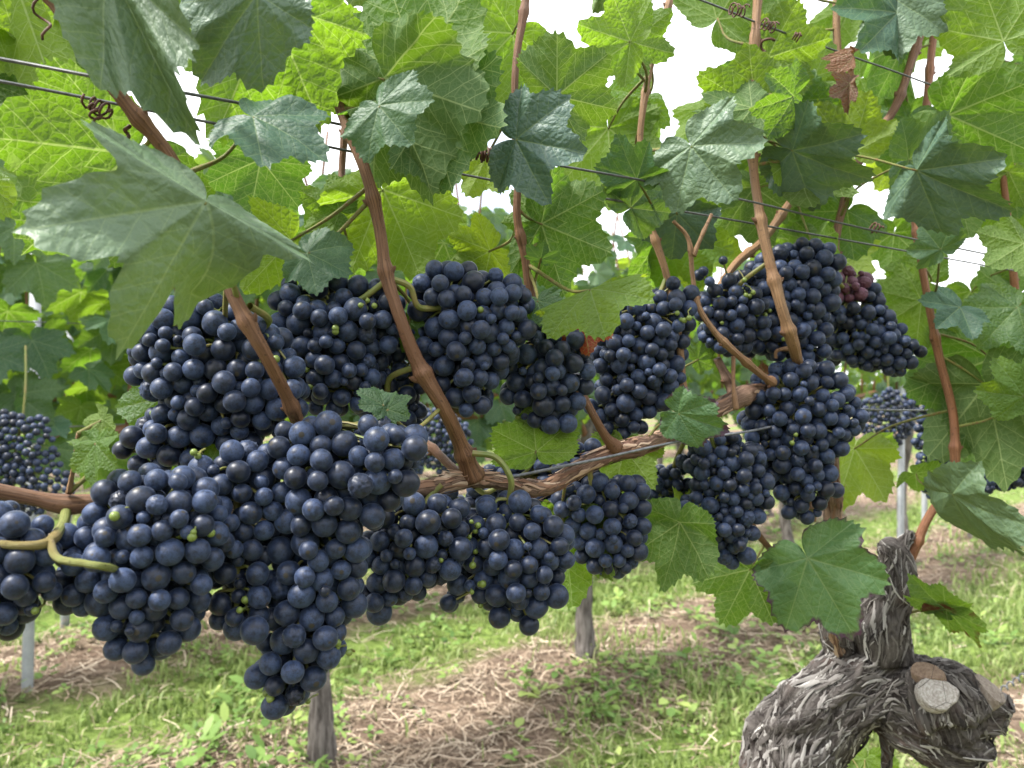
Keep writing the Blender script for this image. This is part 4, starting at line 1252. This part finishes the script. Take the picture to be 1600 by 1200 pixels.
NB = 0
NB += cluster([(395,735),(430,668),(490,645),(560,660),(640,645),(664,690),(652,762),(610,800),(572,860),(568,935),(548,965),(532,1035),(492,1080),(440,1118),(402,1088),(384,1035),(418,960),(432,880),(420,800)],
        .372, 44, 'biggest dark blue grape bunch in front, hanging lowest with a pointed tip', [(500,780,.41),(490,700,.39),(492,668,.378)], 1, unripe=12, cap=290)
NB += cluster([(92,925),(98,840),(150,792),(172,752),(215,728),(290,735),(345,765),(362,840),(335,905),(312,960),(296,1005),(235,1036),(176,1012),(158,955),(108,948)],
        .335, 46, 'dark blue grape bunch at lower left in front of the brown horizontal cane', [(82,868,.348),(120,878,.342),(168,886,.335)], 2, unripe=5)
NB += cluster([(290,735),(330,700),(395,690),(440,740),(446,820),(436,890),(428,950),(400,1006),(345,975),(306,940),(330,860),(318,790)],
        .362, 43, 'blue grape bunch wedged between the lower left bunch and the biggest one', [(420,800,.385),(380,770,.375),(372,742,.366)], 3, unripe=10, wr=.06, extra=((366,965,.35,14),(398,985,.345,22)))
NB += cluster([(-130,850),(-60,790),(10,786),(64,812),(100,862),(98,922),(62,965),(22,985),(-10,1020),(-80,1000)],
        .312, 48, 'blue grape bunch cut off by the left edge of the picture', [(105,800,.348),(78,846,.345),(28,852,.335),(-10,850,.322)], 4, unripe=1)
NB += cluster([(205,545),(212,485),(255,458),(330,462),(400,488),(455,535),(482,600),(470,660),(420,692),(350,700),(315,735),(225,742),(186,702),(198,668),(250,640),(212,608)],
        .395, 39, 'grape bunch under the largest hanging leaf, crossed by a slanting brown cane', [(390,478,.365),(420,500,.385),(400,520,.39)], 5, unripe=9)
NB += cluster([(418,470),(450,440),(505,432),(575,436),(622,452),(642,505),(606,560),(600,615),(560,650),(488,645),(448,580),(430,520)],
        .435, 36, 'dark grape bunch between the two left canes with green unripe berries on top', [(604,438,.42),(560,470,.425),(520,480,.43)], 6, unripe=14)
NB += cluster([(560,640),(590,545),(650,500),(668,590),(660,680),(600,700)],
        .46, 34, 'shaded grape bunch half hidden behind the second cane', [(652,572,.43),(610,590,.44),(605,620,.45)], 7, unripe=5, dark=.6)
NB += cluster([(645,440),(672,412),(712,405),(748,425),(800,425),(834,462),(832,525),(806,560),(778,596),(768,642),(730,655),(690,622),(655,570),(648,500)],
        .448, 35, 'round-topped blue grape bunch right of the second cane', [(606,434,.42),(640,448,.425),(655,480,.43),(700,480,.44)], 8, unripe=5)
NB += cluster([(780,560),(800,515),(850,492),(912,515),(932,575),(908,632),(894,666),(850,676),(800,652),(782,610)],
        .475, 34, 'dark blue grape bunch left of the red leaf and above the pale upturned leaf', [(840,470,.475),(850,490,.475),(852,510,.475)], 9, unripe=4)
NB += cluster([(560,850),(590,800),(655,765),(722,785),(740,850),(706,905),(650,935),(600,965),(566,960)],
        .43, 39, 'dark grape bunch hanging under the arm just right of the biggest bunch', [(690,757,.442),(672,775,.44),(660,795,.432)], 10, unripe=6, dark=.5)
NB += cluster([(716,800),(770,772),(850,785),(896,835),(884,900),(874,945),(832,982),(772,968),(746,925),(700,978),(678,950),(722,880)],
        .447, 39, 'dark grape bunch hanging from the arm by a curved green stalk', [(738,708,.44),(775,715,.44),(798,748,.44),(796,780,.445)], 11, unripe=8, dark=.5)
NB += cluster([(842,790),(880,752),(960,742),(1008,752),(1012,850),(985,895),(940,902),(902,872),(890,825)],
        .52, 31, 'small loose grape bunch under the arm in front of the slim grey trunk', [(920,728,.51),(930,780,.515),(950,800,.518)], 12, unripe=3, dark=.6)
NB += cluster([(922,560),(946,482),(1000,465),(1050,436),(1092,460),(1075,540),(1066,610),(1030,650),(990,684),(946,682),(914,640),(936,590)],
        .565, 29, 'long blue grape bunch right of the red leaf and below the folded green leaf', [(1042,432,.56),(1030,460,.56),(1010,490,.56)], 13, unripe=9)
NB += cluster([(1086,480),(1096,448),(1150,432),(1196,462),(1200,520),(1155,558),(1100,545)],
        .60, 27, 'small grape bunch with green berries beside the forked tan lateral shoot', [(1200,410,.58),(1160,440,.59),(1150,460,.60)], 14, unripe=12, extra=((1130,407,.585,7),(1099,424,.585,8),(1109,440,.58,8),(1092,430,.59,9)))
NB += cluster([(1148,420),(1200,392),(1250,378),(1290,376),(1315,405),(1304,470),(1288,520),(1294,562),(1210,566),(1165,552),(1160,480)],
        .628, 29, 'topmost right grape bunch behind the straight tan cane', [(1268,396,.68),(1260,404,.66),(1250,420,.64)], 15, unripe=3, cap=290)
NB += cluster([(1272,500),(1290,425),(1342,415),(1380,470),(1414,515),(1442,548),(1408,588),(1350,580),(1300,566)],
        .705, 25, 'grape bunch pointing right with a few shrivelled red berries at its top', [(1250,560,.62),(1290,440,.67),(1320,450,.69)], 16, unripe=1, red=(1322,428,48), cap=290)
NB += cluster([(1168,600),(1200,575),(1235,552),(1295,566),(1336,618),(1350,662),(1326,694),(1304,722),(1308,775),(1262,818),(1218,802),(1200,750),(1168,720),(1160,650)],
        .605, 29, 'large blue grape bunch below the foot of the straight tan cane', [(1210,600,.60),(1230,610,.60),(1240,640,.60)], 17, unripe=8, cap=290)
NB += cluster([(1058,700),(1130,668),(1190,700),(1204,770),(1176,830),(1168,872),(1140,888),(1108,862),(1074,848),(1056,800),(1080,760)],
        .575, 28, 'dark grape bunch beneath the leaf with a purple edge, at the arm bend', [(1100,655,.57),(1110,680,.57),(1120,710,.57)], 18, unripe=4, dark=.5, cap=200)
NB += cluster([(1002,770),(1014,732),(1062,715),(1090,760),(1070,796),(1022,792)],
        .60, 25, 'small dark grape bunch left of the one under the purple edged leaf', [(1080,670,.57),(1060,710,.585),(1050,740,.60)], 19, unripe=0, dark=.6)
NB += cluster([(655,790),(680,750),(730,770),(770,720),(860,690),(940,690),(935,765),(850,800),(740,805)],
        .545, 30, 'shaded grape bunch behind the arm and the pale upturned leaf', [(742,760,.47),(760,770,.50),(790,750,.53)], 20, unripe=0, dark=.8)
NB += cluster([(1422,690),(1436,632),(1480,616),(1500,690),(1486,760),(1446,782),(1430,740)],
        1.02, 17, 'half ripe grape bunch with green berries seen behind the orange cane', [(1480,560,.95),(1470,600,1.0),(1462,640,1.02)], 21, unripe=14, cap=90)
NB += cluster([(1530,770),(1545,715),(1590,690),(1625,720),(1600,760),(1560,768)],
        1.05, 17, 'small shaded grape bunch at the right edge among grey green leaves', [(1600,640,1.0),(1590,680,1.03),(1580,710,1.05)], 22, unripe=0, dark=.7, cap=80)
NB += cluster([(-40,680),(10,640),(80,650),(100,715),(128,765),(70,805),(-40,805)],
        1.22, 14, 'dense dark grape bunch in the second row at the left edge', [(40,540,1.25),(40,600,1.23),(35,660,1.22)], 23, thick=.06, unripe=0, dark=.8, cap=190)
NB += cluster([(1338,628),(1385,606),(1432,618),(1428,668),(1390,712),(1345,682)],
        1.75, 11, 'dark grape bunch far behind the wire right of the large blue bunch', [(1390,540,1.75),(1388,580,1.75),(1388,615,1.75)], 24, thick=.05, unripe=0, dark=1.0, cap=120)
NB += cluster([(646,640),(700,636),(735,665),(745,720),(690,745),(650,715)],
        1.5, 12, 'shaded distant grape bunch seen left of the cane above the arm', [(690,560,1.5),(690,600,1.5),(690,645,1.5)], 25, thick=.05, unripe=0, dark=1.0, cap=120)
print('berries', NB)

# ------------------------------------------------------------------ trellis wires of the near row
def wire(pts, r, mat, label, group='trellis wires'):
    path, rad = smooth_path([P(*p) for p in pts], [r]*len(pts), 12)
    o = mobj('trellis_wire', tube_mesh('trellis_wire', path, rad, 8, mat))
    return tag(o, label, 'wire', group)
wire([(-300, 42, .30), (0, 92, .326), (190, 128, .333), (380, 162, .378), (520, 192, .432), (720, 234, .455), (870, 258, .485), (1150, 310, .56), (1420, 372, .66), (1900, 470, .95)], .00085, M_WIRE, 'upper of the two dark wires crossing the big leaf at left')
wire([(-300, 76, .32), (0, 127, .345), (230, 172, .38), (415, 209, .42), (700, 268, .47), (840, 294, .50), (980, 316, .54), (1270, 366, .63), (1900, 480, 1.0)], .0008, M_WIRE, 'lower of the two dark wires crossing the big leaf at left')
wire([(700, -150, .46), (1095, 0, .57), (1190, 38, .60), (1330, 88, .66), (1480, 142, .73), (1900, 300, 1.0)], .0008, M_WIRE, 'dark wire at upper right that holds the dry brown leaf')
wire([(-250, 862, .30), (0, 834, .348), (130, 827, .375), (400, 800, .425), (650, 774, .455), (800, 745, .470), (940, 716, .490), (1070, 688, .520), (1180, 672, .57), (1330, 640, .72), (1440, 641, .80), (1900, 640, 1.15)], .0009, M_WIRE_GALV, 'grey wire that the woody arm is bent along')
# corkscrew of loose wire at the right edge
hx = [np.array(P(1548 + 60*t, 1090 - 40*t, .95)) + .0035*np.array([0, math.cos(t*40), math.sin(t*40)]) for t in np.linspace(0, 1.6, 90)]
tag(mobj('spiral_wire', tube_mesh('spiral_wire', np.array(hx), np.full(90, .0011), 6, M_WIRE_GALV)), 'twisted grey wire end beside the trunk knob', 'wire')

# ------------------------------------------------------------------ the rows behind
FARV = [leaf_mesh(700 + i, m, step=6, rings=(.3, .65, 1.0), cup=.2, fold=.12, droop=.35, wave=.06, lob=.7, tooth=.10) for i, m in enumerate([M_LEAF, M_LEAF, DK, M_LEAF, YL, M_LEAF, M_LEAF])]
M_TRUNK2 = simple_material('grey_trunk', (.055, .046, .041), (.20, .18, .165), 1.0, .9, .9, 'Object', (90, 90, 14), .2, dist=.01)
def leaf_arrays():
    out = []
    for i in range(4):
        V, F, uv, uf, rim = leaf_shape(800 + i, step=12, rings=(.5, 1.0), cup=.2, fold=.15, droop=.35, wave=.06, tooth=.12)
        out.append((V, F))
    return out
LOWL = leaf_arrays()
def far_berries(center, h, r, rg):
    n = 70
    Vs, Fs, o = [], [], 0
    sv, sf = icosphere(1)
    for i in range(n):
        t = rg.random(); w = r*(1 - .75*t)
        a = rg.random()*6.283
        c = center + np.array([math.cos(a)*w, math.sin(a)*w, -t*h])
        Vs.append(sv*.0068 + c); Fs.append(sf + o); o += len(sv)
    return np.vstack(Vs), np.vstack(Fs)
def back_vine(base, seed, label, leaves, joined=0, bunches=3, span=.47, top=.52):
    rg = np.random.default_rng(seed)
    base = Vector(base); base.z = float(gz(np.array([base.x]), np.array([base.y]))[0]) - .02
    root = empty('grapevine', base)
    tag(root, label, 'grapevine', 'grapevines in the rows behind')
    b = np.array(base); D = np.array(ROW_D); Nn = np.array(ROW_N)
    head = .66 + .05*rg.random()
    tp = [b - [0, 0, .05], b + [rg.normal(0, .01), rg.normal(0, .01), .15], b + np.array([rg.normal(0, .02), rg.normal(0, .02), .4]), b + np.array([rg.normal(0, .02), rg.normal(0, .02), head]), b + D*.05 + [0, 0, head + .08]]
    pth, rd = smooth_path(tp, [.042, .025, .020, .026, .018], 8)
    mobj('trunk', tube_mesh('trunk', pth, rd, 12, M_TRUNK2, .10, seed), root)
    cz = head + .13
    ap = [b + D*.0 + [0, 0, head], b + D*.1*-1 + [0, 0, cz], b - D*span*.6 + [0, 0, cz + .01], b - D*span*1.15 + [0, 0, cz - .02]]
    ap2 = [b + [0, 0, head], b + D*.12 + [0, 0, cz], b + D*span + [0, 0, cz]]
    for q in (ap, ap2):
        pth, rd = smooth_path(q, [.012]*len(q), 6)
        mobj('fruiting_cane', tube_mesh('fruiting_cane', pth, rd, 7, M_CANE, .05, seed), root)
    canes = []
    for c in range(8):
        s = (c + .5)/8*2 - 1
        p0 = b + D*span*s + [0, 0, cz]
        p1 = p0 + D*rg.normal(0, .03) + Nn*rg.normal(0, .03) + [0, 0, .3]
        p2 = p1 + D*rg.normal(0, .05) + Nn*rg.normal(0, .05) + [0, 0, .25 + .2*rg.random()]
        pth, rd = smooth_path([p0, p1, p2], [.005, .004, .003], 5)
        mobj('cane', tube_mesh('cane', pth, rd, 6, M_CANE, 0, seed), root)
    def spot():
        s = rg.uniform(-1.05, 1.05)*span
        hh = cz - .10 + (top + .12)*rg.random()**.85
        side = rg.normal(0, .075)
        return b + D*s + Nn*side + np.array([0, 0, hh]), side
    for i in range(leaves):
        p, side = spot()
        dirv = np.array(Nn)*np.sign(side)*.35 + D*rg.normal(0, .5) + np.array([0, 0, -.8 + rg.normal(0, .35)])
        dirv /= np.linalg.norm(dirv)
        L = rg.uniform(.050, .078)
        nrm = Nn*np.sign(side)*1.0 + np.array([0, 0, .6]) + rg.normal(0, .35, 3)
        a = Vector(dirv); n = Vector(nrm); n = (n - a*n.dot(a)).normalized(); x = a.cross(n)
        M = Matrix((x*L*1.1, a*L, n*L)).transposed().to_4x4(); M.translation = Vector(p)
        mobj('leaf', FARV[rg.integers(len(FARV))], root, M)
    if joined:
        Vs, Fs, o = [], [], 0
        for i in range(joined):
            p, side = spot()
            a = Vector((rg.normal(0, .5), rg.normal(0, .5), -.8)).normalized()
            n = Vector(Nn*np.sign(side) + np.array([0, 0, .5]) + rg.normal(0, .4, 3)); n = (n - a*n.dot(a)).normalized(); x = a.cross(n)
            L = rg.uniform(.05, .08)
            V, F = LOWL[rg.integers(4)]
            Mx = np.array([list(x), list(a), list(n)])*L
            Vs.append(V @ Mx + p); Fs.append(F + o); o += len(V)
        V = np.vstack(Vs)
        f = mobj('foliage', fast_mesh('foliage', V, np.vstack(Fs), M_LEAF_FAR, uvs={'flat': V[:, [0, 2]]*3}), root)
        f['kind'] = 'stuff'
    for i in range(bunches):
        s = rg.uniform(-.9, .9)*span
        c = b + D*s + Nn*rg.normal(0, .03) + np.array([0, 0, cz - .01 - .03*rg.random()])
        V, F = far_berries(c, .10 + .05*rg.random(), .035, rg)
        o = mobj('grape_bunch', fast_mesh('grape_bunch', V, F, M_BERRY_DARK), root)
        o['kind'] = 'stuff'
    return root
row2 = [(ROW2_0 + ROW_D*(-1.05), 'grapevine of the second row filling the left edge, its grapes at left', 290),
        (ROW2_0, 'grapevine of the second row whose grey trunk is below the biggest bunch', 290),
        (Vector((.24, 2.40, 0)), 'grapevine of the second row with the slim grey trunk right of the centre', 240),
        (Vector((1.075, 3.0, 0)), 'grapevine of the second row with its trunk behind the small round leaf', 180),
        (Vector((1.89, 3.72, 0)), 'grapevine of the second row with its trunk left of the orange cane', 130),
        (Vector((2.62, 4.35, 0)), 'grapevine of the second row farthest right, beyond the orange cane', 60)]
for i, (p, lab, nl) in enumerate(row2):
    back_vine(p, 60 + i, lab, nl, 0, 4)
k = 0
for ri, (off, n0, n1) in enumerate([(1.15, -2, 5), (2.3, -2, 5)]):
    for j in range(n0, n1):
        k += 1
        p = ROW2_0 + ROW_N*off + ROW_D*(j*.93 + .3*ri)
        if p.y < .5: continue
        back_vine(p, 200 + k, '%s grapevine from the left in the %s row, mostly hidden by leaves' % (['first', 'second', 'third', 'fourth', 'fifth', 'sixth', 'seventh'][j - n0], ['third', 'fourth'][ri]), 0, 260, 3)
def far_and_unseen_rows():
    rg = np.random.default_rng(77)
    Vs, Fs, o = [], [], 0
    for off in (-2.55, 3.45, 4.6, 5.75, 6.9, 8.05, 9.2):  # negative offset: unseen row behind the camera, added to cut frontal light
        for i in range(1100):
            s = rg.uniform(-4, 11) if off > 0 else rg.uniform(-5, 4)
            p = np.array(ROW2_0) + np.array(ROW_N)*(off + rg.normal(0, .08)) + np.array(ROW_D)*s + np.array([0, 0, .72 + .62*rg.random()])
            a = Vector((rg.normal(0, .5), rg.normal(0, .5), -.8)).normalized()
            n = Vector(rg.normal(0, 1, 3)); n = (n - a*n.dot(a)).normalized(); x = a.cross(n)
            L = rg.uniform(.07, .12); V, F = LOWL[rg.integers(4)]
            Vs.append(V @ (np.array([list(x), list(a), list(n)])*L) + p); Fs.append(F + o); o += len(V)
    V = np.vstack(Vs)
    f = mobj('distant_and_unseen_rows', fast_mesh('distant_and_unseen_rows', V, np.vstack(Fs), M_LEAF_FAR, uvs={'flat': V[:, [0, 2]]*3}))
    tag(f, 'leafy mass of vine rows far behind, with an unseen row behind the camera added to block light', 'vines', kind='stuff')
far_and_unseen_rows()

# posts: thin open steel profiles
def post(x, y, h, label):
    pr = np.array([(-.014, .010), (-.014, -.010), (.014, -.010), (.014, .010), (.010, .010), (.010, -.006), (-.010, -.006), (-.010, .010)])
    root = Vector((x, y, -.05))
    V = np.vstack([np.c_[pr, np.zeros(8)], np.c_[pr, np.full(8, h)]])
    F = np.array([[i, (i+1) % 8, 8 + (i+1) % 8, 8 + i] for i in range(8)] + [[8, 9, 14, 15], [9, 10, 13, 14], [10, 11, 12, 13]])
    o = mobj('trellis_post', fast_mesh('trellis_post', V, F, M_POST, smooth=False), None, Matrix.Translation(root) @ Matrix.Rotation(R(38), 4, 'Z') @ Matrix.Rotation(R(1.0), 4, 'Y'))
    tag(o, label, 'post', 'steel trellis posts')
post(-1.39, 2.20, 1.75, 'galvanised steel post standing at the far lower left')
post(-1.66, 2.85, 1.75, 'thin steel post just right of and behind the lower left one')
post(1.83, 3.62, 1.75, 'left of two steel posts behind the orange cane')
post(2.28, 4.25, 1.75, 'right of two steel posts behind the orange cane')

def row_wire(off, z, r, label):
    a = ROW2_0 + ROW_N*off + ROW_D*(-2.2); b = ROW2_0 + ROW_N*off + ROW_D*9
    a.z = b.z = z
    pts = [a.lerp(b, t) + Vector((0, 0, -.01*math.sin(t*20))) for t in np.linspace(0, 1, 20)]
    tag(mobj('trellis_wire', tube_mesh('trellis_wire', np.array([list(p) for p in pts]), np.full(20, r), 6, M_WIRE_GALV)), label, 'wire', 'trellis wires')
row_wire(0, .82, .0014, 'lowest wire of the second row, carrying its dark bunches')
row_wire(.05, 1.02, .0012, 'middle wire of the second row behind the left leaves')
row_wire(-.04, 1.25, .0012, 'top wire of the second row near its leaf tops')
row_wire(1.15, .55, .0012, 'low thin wire of the third row above the grass at left')
print('objects', len(bpy.data.objects))
